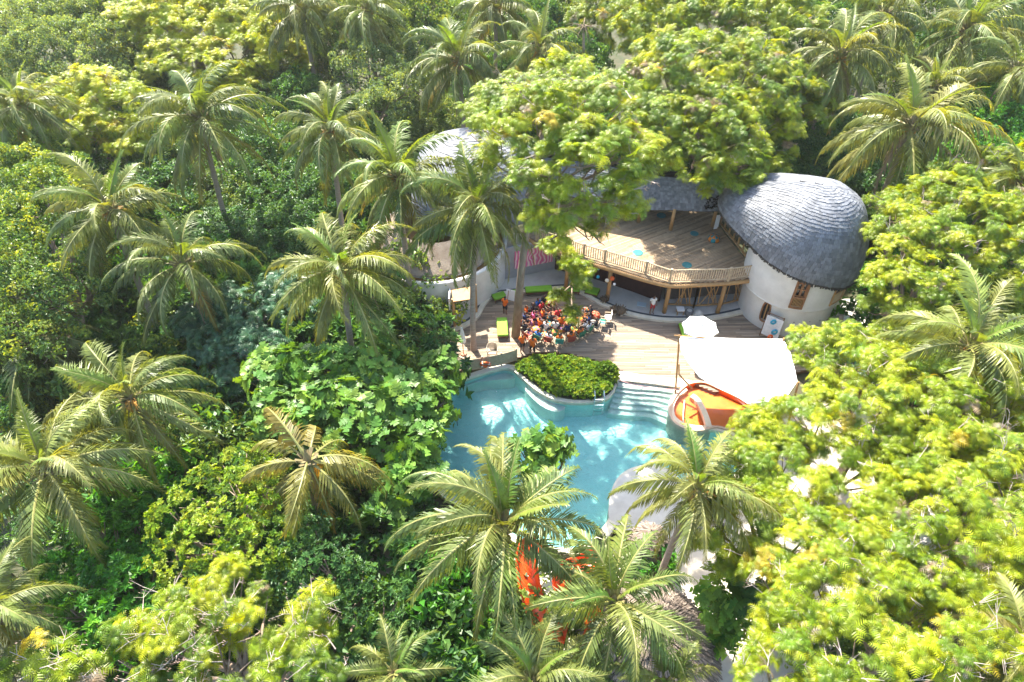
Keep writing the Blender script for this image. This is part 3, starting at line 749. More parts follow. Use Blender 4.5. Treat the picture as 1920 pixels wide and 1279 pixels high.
# ---- concrete terrace along the building with its dark channel
edge = [(848,622),(858,617),(872,612),(888,603),(900,590),(908,574),(918,562),(935,554),(965,550),(1010,546),(1060,542),(1092,551),(1110,563),(1140,577),(1175,589),(1210,597),(1250,602),(1300,602),(1350,596),(1400,585)]
TZ = .12
e3 = cat_rom(pxp(edge, TZ), 5, False)
back = pxp([(1420,575),(1440,540),(1300,500),(1150,470),(1000,440),(880,430),(840,500),(838,560)], TZ)
terr = MB().prism(e3+back, -.28, TZ).build('terrace', CONC); terr['kind'] = 'structure'
def inset(line, d):
    out = []
    for i, p in enumerate(line):
        t = line[min(i+1, len(line)-1)]-line[max(i-1, 0)]; t.z = 0; t.normalize(); out.append(p+Vector((-t.y, t.x, 0))*d)
    return out
A = inset(e3, .30); B = inset(e3, .52)
m = MB(); m.strip([p+Vector((0,0,.004)) for p in A], [p+Vector((0,0,.004)) for p in B]); ch = m.build('drain_channel', DRAIN); ch['kind'] = 'structure'
m = MB(); A2 = inset(e3, -.02); B2 = inset(e3, .30)
m.strip([p+Vector((0,0,.05)) for p in A2], [p+Vector((0,0,.05)) for p in B2]); m.strip([p+Vector((0,0,.05)) for p in B2], [p+Vector((0,0,-.002)) for p in B2]); m.strip([Vector((p.x,p.y,-.2)) for p in A2], [p+Vector((0,0,.05)) for p in A2])
kb = m.build('terrace_kerb', COPE); kb['kind'] = 'structure'
# ---- concrete yard right of the tower
sheet_with_holes('service_yard', [(p.x, p.y) for p in pxp([(1480,640),(1560,650),(1640,640),(1650,590),(1620,560),(1560,560),(1500,600)], 0)], [], -.02, CONC)

# ---------------------------------------------------------------- shingled roofs
def shingle_roof(root, P, nrows, pitch, seed, parts=0, tmax=1.0, under=UNDER, su=64, sv=14, wid=.27, name='roof', wave=0.02):
    """P(t,s) -> point, t round the eave, s from eave to ridge; shingles laid in rows over a dark underlay"""
    rnd = random.Random(seed); m = MB(); vs = [P(i/su*tmax, j/sv*.995)-Vector((0,0,.06)) for j in range(sv+1) for i in range(su+1)]
    m.add(vs, [(j*(su+1)+i, j*(su+1)+i+1, (j+1)*(su+1)+i+1, (j+1)*(su+1)+i) for j in range(sv) for i in range(su)])
    roof = m.build(name, under, root, smooth=True)
    cells = []
    for r in range(nrows):
        s0 = r/nrows; s1 = min(.998, (r+1.45)/nrows)
        pts = [P(i/200*tmax, s0) for i in range(201)]; per = sum((pts[i+1]-pts[i]).length for i in range(200)); nc = max(3, int(per/wid))
        off = rnd.random()
        for c in range(nc):
            t0 = (c+off*(1 if tmax == 1 else 0))/nc*tmax; t1 = t0+tmax/nc
            j = rnd.uniform(-.14, .14)/nrows+wave*math.sin(t0*40/tmax+r*.4)/nrows
            a, b, d = P(t0, max(0, s0+j)), P(t1, max(0, s0+j)), P((t0+t1)/2, min(1, s1+j))
            u = (b-a); v = d-(a+b)/2
            nn = u.cross(v)
            if nn.length < 1e-7: continue
            nn.normalize()
            if nn.z < -.2: nn = -nn
            cells.append((a, b, u, v, nn, rnd.uniform(.7, 1.25)))
    camp = Vector((0, 0, CAM_H)); sc0 = []
    for i, c in enumerate(cells):
        d = (camp-c[0]).normalized(); sc0.append((d.dot(c[4]) - (0 if 1 else 0), i))
    sc0.sort(reverse=True); chosen = set(i for _, i in sc0[:parts])
    V = []; Fc = []; T = []; lo = ORG[roof.name]
    unit = MB(); unit.add([(-.48,0,.035),(.48,0,.035),(.46,1,.01),(-.46,1,.01),(-.48,0,.0),(.48,0,.0),(.46,1,-.02),(-.46,1,-.02)], [(0,1,2,3),(4,5,1,0),(5,6,2,1),(7,4,0,3)])
    ume = unit.mesh('shingle', SHINGO) if parts else None
    for i, (a, b, u, v, nn, k) in enumerate(cells):
        lift = nn*rnd.uniform(.03, .055); base = (a+b)/2+nn*.0
        if i in chosen:
            o = link('shingle', ume, roof); M = Matrix.Identity(4)
            M.col[0][:3] = u; M.col[1][:3] = v; M.col[2][:3] = nn*1.5; M.col[3][:3] = base-lo; o.matrix_local = M
        else:
            n0 = len(V)
            for x, y, z in ((-.48,0,1),(.48,0,1),(.46,1,.15),(-.46,1,.15),(-.48,0,-.1),(.48,0,-.1),(.46,1,-.6),(-.46,1,-.6)):
                V.append(base+u*x+v*y+lift*z)
            Fc += [(n0,n0+1,n0+2,n0+3),(n0+4,n0+5,n0+1,n0),(n0+5,n0+6,n0+2,n0+1),(n0+7,n0+4,n0,n0+3)]; T += [(k,k,k)]*8
    me = npmesh('shingle_field', np.array([tuple(p) for p in V]), Fc, 4, SHING, np.array(T), off=lo)
    o = link('shingle_field', me, roof); o['kind'] = 'stuff'
    return roof

# ---------------------------------------------------------------- right hand round building
TC = Vector((18.6, 35.5, 0)); AX = Vector((-.64, .77, 0)).normalized()
tower = empty('round_building', TC, 'white two storey round building under a grey shingled dome, right of the deck', 'building')
RW = 3.1
def arc(c, r, a0, a1, n): return [Vector((c.x+r*math.cos(R(a0+(a1-a0)*i/n)), c.y+r*math.sin(R(a0+(a1-a0)*i/n)), 0)) for i in range(n+1)]
def wall_shell(c, r, z0, z1, holes, n=96, th=.22, r1=None):
    """cylinder wall with rectangular openings (a0,a1,z0,z1 in degrees / metres)"""
    m = MB(); r1 = r1 or r; zs = sorted(set([z0, z1]+[h[2] for h in holes]+[h[3] for h in holes]))
    angs = sorted(set([360*i/n for i in range(n+1)]+[h[0] for h in holes]+[h[1] for h in holes]))
    def rr(z): return r+(r1-r)*(z-z0)/(z1-z0)
    def pt(a, z, d=0): q = rr(z)-d; return (c.x+q*math.cos(R(a)), c.y+q*math.sin(R(a)), z)
    def solid(am, zm): return not any(h[0] < am < h[1] and h[2] < zm < h[3] for h in holes)
    for i in range(len(angs)-1):
        a, b = angs[i], angs[i+1]; am = (a+b)/2
        for j in range(len(zs)-1):
            u, v = zs[j], zs[j+1]; zm = (u+v)/2
            if solid(am, zm):
                m.add([pt(a,u), pt(b,u), pt(b,v), pt(a,v)], [(0,1,2,3)]); m.add([pt(a,u,th), pt(b,u,th), pt(b,v,th), pt(a,v,th)], [(3,2,1,0)])
    for a, b, u, v in holes:
        k = 6
        for q in range(k):
            x, y = a+(b-a)*q/k, a+(b-a)*(q+1)/k
            for zz in (u, v): m.add([pt(x,zz), pt(y,zz), pt(y,zz,th), pt(x,zz,th)], [(0,1,2,3)])
        for x in (a, b): m.add([pt(x,u), pt(x,v), pt(x,v,th), pt(x,u,th)], [(0,1,2,3)])
    return m
low_holes = [(221.5, 231.5, .75, 2.2)]
wall_shell(TC, RW-.12, -.3, 2.45, low_holes, r1=RW).build('lower_wall', WHITEW, tower, smooth=False)
up_holes = [(249, 263, 2.62, 4.75), (296, 352, 2.62, 3.9)]
wall_shell(TC, RW+.12, 2.45, 5.7, up_holes).build('upper_wall', WHITEW, tower)
m = MB(); m.lathe(TC, [(RW-.02, 2.28), (RW+.13, 2.36), (RW+.14, 2.448), (RW+.10, 2.452)], 96); m.build('ledge', WHITEW, tower, smooth=True)
MB().prism(arc(TC, RW-.25, 0, 345, 23), 2.40, 2.44).build('floor', PLANKU, tower)
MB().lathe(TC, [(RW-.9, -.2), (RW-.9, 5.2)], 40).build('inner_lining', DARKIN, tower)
# upper window with shutters and a slatted balustrade
def cpt(a, r, z): return Vector((TC.x+r*math.cos(R(a)), TC.y+r*math.sin(R(a)), z))
wn = MB(); a0, a1, z0, z1 = 249, 263, 2.62, 4.75; rw = RW+.16
for a in (a0+.8, a1-.8): wn.bar(cpt(a, rw, z0), cpt(a, rw, z1), .11, .1)
for z in (z0+.04, z1-.05, 3.5): wn.bar(cpt(a0, rw, z), cpt((a0+a1)/2, rw+.01, z), .10, .10); wn.bar(cpt((a0+a1)/2, rw+.01, z), cpt(a1, rw, z), .10, .10)
win = wn.build('window', WINW, tower)
for k in range(9):
    a = a0+1.6+k*(a1-a0-3.2)/8; MB().bar(cpt(a, rw, z0+.08), cpt(a, rw, 3.45), .035, .035).build('baluster', WOOD, win)
for s_ in (0, 1):
    A0 = a0+1.5+s_*(a1-a0-3)/2; A1 = A0+(a1-a0-3)/2-.5; sh = MB()
    for a in (A0+.3, A1-.3): sh.bar(cpt(a, rw-.05, 3.56), cpt(a, rw-.05, 4.58), .07, .05)
    for z in (3.6, 4.1, 4.55): sh.bar(cpt(A0, rw-.05, z), cpt(A1, rw-.05, z), .07, .05)
    sh.build('shutter', WINW, win)
MB().add([cpt(a0+1, rw-.17, 3.5), cpt(a1-1, rw-.17, 3.5), cpt(a1-1, rw-.17, z1), cpt(a0+1, rw-.17, z1)], [(0,1,2,3)]).build('pane', mat('dark_glass', (.03,.035,.035), rough=.1, bump=0), win)
# balcony on the right
bal = MB()
for z in (2.70, 3.55): bal.tube([cpt(a, rw, z) for a in range(297, 352, 5)], .055, 6)
balo = bal.build('balcony', WOOD, tower)
bb = MB()
for k in range(46): a = 297.5+k*1.18; bb.bar(cpt(a, rw, 2.7), cpt(a, rw, 3.55), .05, .02)
o = bb.build('baluster_row', BAMBOO, balo); o['kind'] = 'stuff'
for a in (297, 315, 333, 351): MB().tube([cpt(a, rw, 2.6), cpt(a, rw, 4.9)], .06, 7).build('post', WOOD, balo)
# lower oval window
lw = MB(); ring = []
for k in range(20):
    t = 2*math.pi*k/20; ring.append(cpt(226.5+5.0*math.copysign(abs(math.cos(t))**.6, math.cos(t)), RW-.03, 1.48+.78*math.copysign(abs(math.sin(t))**.7, math.sin(t))))
lw.tube(ring, .06, 6, closed=True); lwo = lw.build('window', WINW, tower)
MB().bar(cpt(226.5, RW-.08, .75), cpt(226.5, RW-.03, 2.2), .07).build('mullion', WOOD, lwo)
MB().add([cpt(221.5, RW-.18, .75), cpt(231.5, RW-.18, .75), cpt(231.5, RW-.18, 2.2), cpt(221.5, RW-.18, 2.2)], [(0,1,2,3)]).build('pane', MATS['dark_glass'], lwo)
# wall sculpted holds
for a, z in ((268,.9),(272,.62),(285,.95),(281,1.35),(292,.6),(297,1.2),(262,1.3),(289,1.75)):
    MB().lathe(cpt(a, RW-.10, z), [(.001, .06), (.07, .03), (.075, -.03), (.001, -.06)], 7).build('climbing_hold', mat('hold_grey', (.25,.23,.21), rough=.8), tower)
# teardrop dome roof
def tear(t):
    a = 2*math.pi*t; d = Vector((math.cos(a), math.sin(a), 0)); k = max(0, d.dot(AX)); 
    rr = 3.62+2.7*k**3.4
    return TC+d*rr+Vector((.0, 0, 0))
def Pt(t, s):
    E = tear(t); along = max(0, (E-TC).dot(AX)); C = TC+AX*min(along*.74, 4.6) if along > 0 else TC
    ph = s*math.pi/2; h = math.cos(ph)**.82; zE = 4.35+.27*max(0, 20.2-E.x); zR = 9.5-(max(0, min(along*.74, 4.6)))**1.3*.24
    wob = .06*math.sin(9*ph+3*t*6.28)*h
    p = C+(E-C)*h; p.z = zE+(zR-zE)*math.sin(ph)**.9; return p+Vector((0,0,wob))
shingle_roof(tower, Pt, 27, .26, 1, parts=290, su=96, sv=20, wid=.29)
# fringe on the eave
fr = MB(); rnd = random.Random(8)
for i in range(420):
    t = i/420; e = Pt(t, 0)+Vector((0, 0, .04)); fr.bar(e, e+Vector((rnd.uniform(-.04, .04), rnd.uniform(-.04, .04), -rnd.uniform(.14, .3))), .10, .02)
o = fr.build('eave_fringe', UNDER, tower); o['kind'] = 'stuff'

# ---------------------------------------------------------------- upper veranda deck
UZ = 3.0
ud = empty('upper_deck', at(1200,480,UZ)*1, 'raised timber deck on log posts with a bamboo railing, left of the dome', 'deck'); 
front = cat_rom(pxp([(985,440),(1010,456),(1045,470),(1094,487),(1150,503),(1205,520),(1256,532),(1300,531),(1370,527),(1421,520)], UZ), 4, False)
backp = pxp([(1408,500),(1375,460),(1345,420),(1330,385),(1190,370),(1100,370),(1000,380)], UZ)
dpoly = front+backp
planks('deck_boards', dpoly, UZ+.04, .14, R(30), PLANKU, ud, seed=5, maxlen=4.5)
MB().prism(dpoly, UZ-.18, UZ).build('deck_frame', WOODD, ud)
ins = inset(front, -.03)
MB().tube([p+Vector((0,0,-.16)) for p in ins], .15, 8).build('edge_beam', WOOD, ud, smooth=True)
MB().tube([p+Vector((0,0,-.42)) for p in inset(front, .25)], .10, 8).build('lower_beam', WOOD, ud, smooth=True)
# rail sections
rl = [(1006,441),(1050,457),(1094,472),(1133,483),(1210,505),(1255,520),(1365,517),(1421,508)]
rpts = [at(x, y+10, UZ) for x, y in rl]
for i in range(len(rpts)-1):
    a, b = rpts[i], rpts[i+1]; a = a.copy(); b = b.copy(); a.z = b.z = UZ+.05
    r = MB(); r.tube([a+Vector((0,0,.95)), b+Vector((0,0,.95))], .045, 6); r.tube([a+Vector((0,0,.12)), b+Vector((0,0,.12))], .04, 6)
    ro = r.build('railing', BAMBOO, ud); L = (b-a).length; k = int(L/.15); q = MB()
    for j in range(1, k):
        p = a.lerp(b, j/k); q.bar(p+Vector((0,0,.1)), p+Vector((0,0,.97)), .06, .03)
    o = q.build('baluster_row', BAMBOO, ro); o['kind'] = 'stuff'
for p in rpts:
    MB().tube([Vector((p.x,p.y,UZ)), Vector((p.x,p.y,UZ+1.12))], .085, 8).build('rail_post', BAMBOO, ud)
# ground floor log posts
for x, y in ((1138,563),(1245,586),(1345,586),(1060,545)):
    b = at(x, y, TZ); MB().tube([b, b+Vector((.04,0,1.4)), b+Vector((0,0,UZ-.3-TZ))], [.15,.14,.14], 9).build('post', WOOD, ud, smooth=True)
# dark room wall behind, lattice panels
def wallseg(name, a, b, z0, z1, material, parent, th=.12):
    d = (b-a); d.z = 0; d.normalize(); nrm = Vector((-d.y, d.x, 0))*th
    return MB().prism([a, b, b+nrm, a+nrm], z0, z1).build(name, material, parent)
g = pxp([(1040,505),(1105,520),(1180,545),(1236,566)], TZ)
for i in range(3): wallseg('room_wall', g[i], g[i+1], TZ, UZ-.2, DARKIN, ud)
lat = [at(1250,574,TZ), at(1300,577,TZ), at(1352,574,TZ), at(1402,562,TZ)]
for i in range(3):
    a, b = lat[i], lat[i+1]; p = MB(); zt = UZ-.25
    for z in (.32, zt): p.bar(Vector((a.x,a.y,z)), Vector((b.x,b.y,z)), .09)
    for q in (a, b): p.bar(Vector((q.x,q.y,TZ)), Vector((q.x,q.y,zt)), .10)
    lo = p.build('lattice_panel', WOOD, ud); rnd = random.Random(i)
    for k in range(7):
        x0, x1 = rnd.uniform(.05,.95), rnd.uniform(.05,.95)
        A_ = a.lerp(b, x0); B_ = a.lerp(b, x1); MB().tube([Vector((A_.x,A_.y,.32)), ((A_+B_)/2+Vector((0,0,(zt+.3)/2-TZ))), Vector((B_.x,B_.y,zt))], .035, 5).build('branch', WOOD, lo)
wallseg('room_wall', at(1245,562,TZ), at(1410,548,TZ), TZ, UZ-.2, mat('dim_room', (.12,.10,.09), (.08,.07,.06), rough=.9), ud)
# glazed timber frame under the dome's tail, along the deck's right side
fa, fb = at(1418,508,UZ), at(1350,420,UZ); fr0 = MB()
A_ = Vector((fa.x,fa.y,UZ+.05)); B_ = Vector((fb.x,fb.y,UZ+.05)); 
for z in (.06, 1.9): fr0.bar(A_+Vector((0,0,z)), B_+Vector((0,0,z)), .12)
fo = fr0.build('timber_screen', WOOD, ud)
for k in range(9):
    p = A_.lerp(B_, k/8); MB().tube([p, p+Vector((0,0,1.9))], .06 if k % 2 else .085, 7).build('post', WOOD, fo)
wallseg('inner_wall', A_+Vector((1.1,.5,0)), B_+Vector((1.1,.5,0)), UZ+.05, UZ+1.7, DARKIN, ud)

# ---------------------------------------------------------------- middle roof over the back of the upper deck
mid = empty('pavilion_roof', at(1260,420,UZ), 'dark slate shingled pavilion roof on log posts behind the upper deck', 'pavilion')
ev = cat_rom([at(1000,350,4.7), at(1120,380,4.7), at(1200,392,4.7), at(1262,394,4.7), at(1330,396,4.8), at(1390,392,4.9)], 4, False)
rg = cat_rom([at(1020,290,6.9), at(1130,305,6.9), at(1210,322,6.9), at(1262,328,6.9), at(1325,333,6.9), at(1400,345,6.6)], 4, False)
def Pm(t, s):
    x = t*(len(ev)-1); i = min(int(x), len(ev)-2); e = ev[i].lerp(ev[i+1], x-i); r_ = rg[i].lerp(rg[i+1], x-i)
    p = e.lerp(r_, s); p.z += .25*math.sin(math.pi*s); return p
shingle_roof(mid, Pm, 17, .2, 4, su=48, sv=8, tmax=.999, wid=.22)
rg2 = [Vector((p.x, p.y+2.6, p.z-2.2)) for p in rg]
MB().strip(rg, rg2).build('back_slope', UNDER, mid)
thm = MB(); thm.tube([p+Vector((0,0,.03)) for p in rg], .2, 8); thm.build('ridge_cap', THATCH, mid)
for x, y in ((1197,416),(1257,431),(1120,405),(1335,425)):
    b = at(x, y, UZ+.04); MB().tube([b, b+Vector((.03,0,1.75))], .13, 9).build('post', WOOD, mid, smooth=True)
bk = [at(1100,385,UZ), at(1345,390,UZ)]; wallseg('back_wall', Vector((bk[0].x,bk[0].y+.9,0)), Vector((bk[1].x,bk[1].y+.9,0)), UZ, UZ+1.9, mat('dim_boards', (.16,.11,.075), (.11,.075,.05), rough=.8), mid)
# rubbly thatch link between middle roof and dome
th = MB(); rnd = random.Random(77)
for i in range(260):
    t = rnd.random(); c = at(1322+t*62, 356+t*18+rnd.uniform(-14, 30*(1-t)+6), 5.6+rnd.uniform(-.1, .25)); L = rnd.uniform(.12, .3)
    th.bar(c, c+Vector((rnd.uniform(-1,1), rnd.uniform(-1,1), rnd.uniform(-.3,.6))).normalized()*L, rnd.uniform(.05,.12), .04)
o = th.build('thatch_tuft', THATCH, mid); o['kind'] = 'stuff'

# ---------------------------------------------------------------- left hand round building
LC = at(795, 560, 0); LC = Vector((-5.3, 39.4, 0)); LR = 4.9
left = empty('round_building', LC, 'white curved building with a grey shingled dome half hidden behind palms, left of the deck', 'building')
wall_shell(LC, LR, -.3, 2.75, [(253, 265, .15, 1.75)]).build('wall', WHITEW, left)
m = MB(); m.lathe(LC, [(LR-.22, 2.74), (LR-.24, 2.86), (LR-.1, 2.9), (LR+.06, 2.84), (LR+.05, 2.74)], 80); m.build('rim', WHITEW, left, smooth=True)
MB().prism(arc(LC, LR-.25, 0, 350, 35), 2.55, 2.6).build('balcony_floor', WOOD, left)
MB().lathe(LC, [(LR-.45,3.02),(LR-.5,3.12),(LR-1.3,3.75),(LR-2.2,4.5)], 60).build('skirt_roof', mat('pandanus_thatch', (.20,.15,.11), (.30,.25,.20), rough=.95, scale=2, bump=.9, bscale=18), left)
wall_shell(LC, LR-.8, 2.6, 3.3, []).build('upper_wall', WHITEW, left)
def lp(a, r, z): return Vector((LC.x+r*math.cos(R(a)), LC.y+r*math.sin(R(a)), z))
lwm = MB(); ring = []
for k in range(22):
    t = 2*math.pi*k/22; ring.append(lp(259+5.8*math.copysign(abs(math.cos(t))**.6, math.cos(t)), LR+.01, .95+.82*math.copysign(abs(math.sin(t))**.6, math.sin(t))))
lwm.tube(ring, .07, 6, closed=True); lwo = lwm.build('window', WINW, left)
MB().bar(lp(259.5, LR-.05, .15), lp(259.5, LR-.03, 1.75), .07).build('mullion', WOOD, lwo)
MB().add([lp(253, LR-.15, .15), lp(265, LR-.15, .15), lp(265, LR-.15, 1.75), lp(253, LR-.15, 1.75)], [(0,1,2,3)]).build('pane', mat('green_glass', (.10,.14,.12), rough=.15, bump=0), lwo)
LD = Vector((-3.0, 42.4, 0))
def Pl(t, s):
    a = 2*math.pi*t; d = Vector((math.cos(a), math.sin(a), 0)); rr = 4.9+.6*math.cos(a)+.3*math.cos(3*a); ph = s*math.pi/2
    C = LD+Vector((math.cos(a)*1.2, 0, 0)); p = C+d*(rr-1.2*abs(math.cos(a)))*math.cos(ph)**.85; p.z = 4.3+4.6*math.sin(ph)**.9; return p
shingle_roof(left, Pl, 26, .28, 9, su=80, sv=16, wid=.34)
# timber porch roof and posts beside it
pr = [at(846,538,2.9), at(888,530,2.9), at(890,560,2.6), at(850,566,2.6)]
MB().prism(pr, 2.55, 2.62).build('porch_roof', WOOD, left)
for x, y in ((853,612),(893,585)): b = at(x, y, TZ); MB().tube([b, b+Vector((0,0,2.4))], .10, 8).build('porch_post', WOOD, left)
wd = at(846,612,0); MB().box((wd.x, wd.y+.5, 1.25), (.08, 1.0, 2.4), m=0).build('door', PLAINW, left)
# facade behind the green daybeds
fcd = empty('shaded_facade', at(1000,500,0), 'shaded rendered wall with a colourful painted mural behind the green daybeds', 'wall')
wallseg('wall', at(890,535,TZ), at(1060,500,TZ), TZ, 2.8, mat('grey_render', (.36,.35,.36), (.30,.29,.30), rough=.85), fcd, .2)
mu = at(1000,523,TZ)
def mural():
    m_, t, b = nodes('mural'); N, L = t.nodes, t.links
    tc = N.new('ShaderNodeTexCoord'); wv = N.new('ShaderNodeTexWave'); wv.inputs['Scale'].default_value = 1.2; wv.inputs['Distortion'].default_value = 9; wv.inputs['Detail'].default_value = 1
    L.new(tc.outputs['Object'], wv.inputs['Vector']); rp = N.new('ShaderNodeValToRGB'); rp.color_ramp.interpolation = 'CONSTANT'
    for p_, c_ in ((0,(.75,.12,.32)),(.3,(.85,.45,.12)),(.45,(.25,.3,.65)),(.55,(.8,.25,.5)),(.8,(.9,.65,.6))):
        e = rp.color_ramp.elements.new(p_) if p_ else rp.color_ramp.elements[0]; e.position = p_; e.color = (*c_, 1)
    L.new(wv.outputs['Fac'], rp.inputs[0]); L.new(rp.outputs[0], b.inputs['Base Color']); return m_
a_, b_ = at(965,519,TZ)+Vector((0,-.1,0)), at(1035,505,TZ)+Vector((0,-.1,0)); wallseg('mural', a_, b_, .9, 2.4, mural(), fcd, .05)
# ---------------------------------------------------------------- orange basin, island, sail
ob_px = [(1296,716),(1278,726),(1264,742),(1255,762),(1258,784),(1274,799),(1300,807),(1322,806),(1345,801),(1368,806),(1392,800),(1412,780),(1416,762),(1388,745),(1352,728),(1322,715)]
ob = cat_rom(pxp(ob_px, .14), 4); obi = offset_poly(ob, -.13); n = len(ob)
obr = empty('orange_basin', at(1325,765,0)); obr['kind'] = 'structure'
m = MB()
for (A, B, za, zb) in ((ob, obi, .14, .14), (ob, ob, .14, -1.3)):
    for i in range(n):
        j = (i+1) % n; m.add([(A[i].x,A[i].y,za),(A[j].x,A[j].y,za),(B[j].x,B[j].y,zb),(B[i].x,B[i].y,zb)], [(0,1,2,3)])
m.build('rim', mat('rim_render', (.60,.44,.33), (.50,.36,.27), rough=.7), obr)
m = MB(); m.prism(obi, -.5, -.24)
for i in range(n):
    j = (i+1) % n; m.add([(obi[i].x,obi[i].y,-.24),(obi[j].x,obi[j].y,-.24),(obi[j].x,obi[j].y,.139),(obi[i].x,obi[i].y,.139)], [(3,2,1,0)])
m.build('basin_floor', ORANGE, obr)
def thinwater():
    m_, t, b = nodes('shallow_water'); N, L = t.nodes, t.links; N.remove(b)
    tr = N.new('ShaderNodeBsdfTransparent'); tr.inputs[0].default_value = (.95,.96,.95,1); gl = N.new('ShaderNodeBsdfGlossy'); gl.inputs['Roughness'].default_value = .05
    fr = N.new('ShaderNodeFresnel'); fr.inputs[0].default_value = 1.33; nz = N.new('ShaderNodeTexNoise'); nz.inputs['Scale'].default_value = 5
    bp = N.new('ShaderNodeBump'); bp.inputs['Strength'].default_value = .3; bp.inputs['Distance'].default_value = .1; L.new(nz.outputs['Fac'], bp.inputs['Height']); L.new(bp.outputs[0], gl.inputs['Normal']); L.new(bp.outputs[0], fr.inputs['Normal'])
    mx = N.new('ShaderNodeMixShader'); L.new(fr.outputs[0], mx.inputs[0]); L.new(tr.outputs[0], mx.inputs[1]); L.new(gl.outputs[0], mx.inputs[2]); L.new(mx.outputs[0], N['Material Output'].inputs[0]); return m_
m = MB(); m.prism([p for p in offset_poly(ob, -.12)], -.055, -.05); wo = m.build('basin_water', thinwater(), obr)
def ribbon(px, z0, z1, wdt, material, name, parent, h=.14):
    pts = cat_rom(pxp(px, z0), 5, False); A = inset(pts, wdt/2); B = inset(pts, -wdt/2); k = len(pts); m = MB()
    for i, (a, b) in enumerate(zip(A, B)): z = z0+(z1-z0)*i/(k-1); a.z = z; b.z = z
    dn = Vector((0, 0, -h)); m.strip(B, A); m.strip([p+dn for p in A], [p+dn for p in B]); m.strip([p+dn for p in B], B); m.strip(A, [p+dn for p in A])
    m.add([A[0], B[0], B[0]+dn, A[0]+dn], [(0,1,2,3)]); m.add([A[-1], B[-1], B[-1]+dn, A[-1]+dn], [(3,2,1,0)])
    return m.build(name, material, parent)
ribbon([(1297,741),(1306,748),(1316,764),(1324,784),(1329,802)], .06, .16, .34, COPE, 'divider_wall', obr, .3)
ribbon([(1284,748),(1282,765),(1281,785),(1283,799)], -.02, -.02, .06, COPE, 'divider_line', obr, .1)
isl = cat_rom(pxp([(1150,918),(1165,895),(1190,882),(1225,878),(1262,892),(1292,925),(1300,960),(1275,1000),(1230,1012),(1180,1006),(1150,990),(1141,965),(1143,942)], .06), 4)
o = MB().prism(isl, -1.34, .06).build('pool_island', mat('island_render', (.66,.62,.55), (.52,.48,.42), rough=.8, scale=1.4, bump=.2)); o['kind'] = 'structure'
rimw = empty('poolside_ledge', at(1125,1010,.1)); rimw['kind'] = 'structure'
ribbon([(1150,978),(1136,1000),(1112,1028),(1080,1052)], .20, .20, .42, COPE, 'ledge', rimw, .5)
# shade sail
sl_px = [(1274,631),(1320,633),(1370,634),(1420,635),(1468,637),(1482,662),(1490,690),(1494,716),(1476,742),(1440,752),(1402,757),(1378,742),(1345,726),(1312,706),(1290,680),(1277,655)]
slp = pxp(sl_px, 3.3); c = sum(slp, Vector())/len(slp); m = MB(); vs = [c+Vector((0,0,-.28))]; K = 8; n = len(slp)
for k in range(1, K+1):
    for i, p in enumerate(slp): q = c.lerp(p, k/K); q.z = 3.3-.28*(1-(k/K)**1.6)+.05*math.sin(i*1.9)*(k/K)**2; vs.append(q)
fs = [(0, 1+i, 1+(i+1) % n) for i in range(n)]+[(1+(k-1)*n+i, 1+k*n+i, 1+k*n+(i+1) % n, 1+(k-1)*n+(i+1) % n) for k in range(1, K) for i in range(n)]
sail = empty('shade_sail', at(1385,690,0), 'large white shade sail stretched over the orange basin', 'shade sail')
m.add(vs, fs); nb = len(vs); m.add([v+Vector((0,0,-.012)) for v in vs], [f[::-1] for f in fs]); m.build('canopy', CANVAS, sail, smooth=True)
for q_ in (2,3,4,5,6):
    a_, b_ = vs[1+(K-1)*n+q_], vs[1+(K-1)*n+(n-q_+1) % n]; MB().tube([a_.lerp(b_, t/6)+Vector((0,0,-.24*(1-abs(t/3-1)**1.6)+.012)) for t in range(7)], .012, 4).build('seam', mat('seam_grey', (.5,.5,.5)), sail)
m = MB(); m.tube([vs[1+(K-1)*n+i]+Vector((0,0,-.01)) for i in range(n)], .022, 5, closed=True); m.build('edge_rope', PLAINW, sail)
def pole(px, py, z, bx, by, bz=-.3, r=.06, mt=WOOD):
    MB().tube([at(bx, by, bz), at(px, py, z)], r, 8).build('pole', mt, sail)
pole(1274,628,3.45,1266,740,.0); pole(1470,634,3.5,1440,730,0); pole(1497,716,3.5,1470,830,-.28); pole(1405,760,3.4,1392,853,-.28,.07,WOODD)
MB().tube([at(1264,629,3.42), at(1322,633,3.36)], .035, 6).build('spreader_bar', WOOD, sail)
MB().tube([at(1273,683,2.4), at(1273,702,1.9), at(1297,728,1.0)], .05, 6).build('brace', WOOD, sail)

# ---------------------------------------------------------------- pool fittings
lad = empty('pool_ladder', at(1120,757,0), 'steel pool ladder at the foot of the hedge planter', 'ladder')
for s_ in (-.28, .28):
    p = at(1122,752,.0)+Vector((s_,0,0)); MB().tube([p+Vector((0,.25,.04)), p+Vector((0,.25,.75)), p+Vector((0,.05,.85)), p+Vector((0,-.25,.7)), p+Vector((0,-.3,-.9))], .028, 7).build('side_rail', METAL, lad)
for z in (.45, -.05, -.35, -.65):
    p = at(1122,752,0); MB().bar(p+Vector((-.28,-.28,z)), p+Vector((.28,-.28,z)), .05, .03).build('rung', METAL, lad)
lad2 = empty('pool_ladder', at(838,775,0), 'dark metal pool ladder under the breadfruit leaves at the pool left edge', 'ladder')
for s_ in (-.26, .26):
    p = at(842,778,0)+Vector((s_,0,0)); MB().tube([p+Vector((-.1,.1,-.1)), p+Vector((-.05,.05,.75)), p+Vector((.15,-.1,.7)), p+Vector((.2,-.15,-.8))], .028, 7).build('side_rail', DMETAL, lad2)
hr = empty('pool_handrail', at(1165,706,0), 'slim curved handrail along the top of the white entry steps', 'handrail')
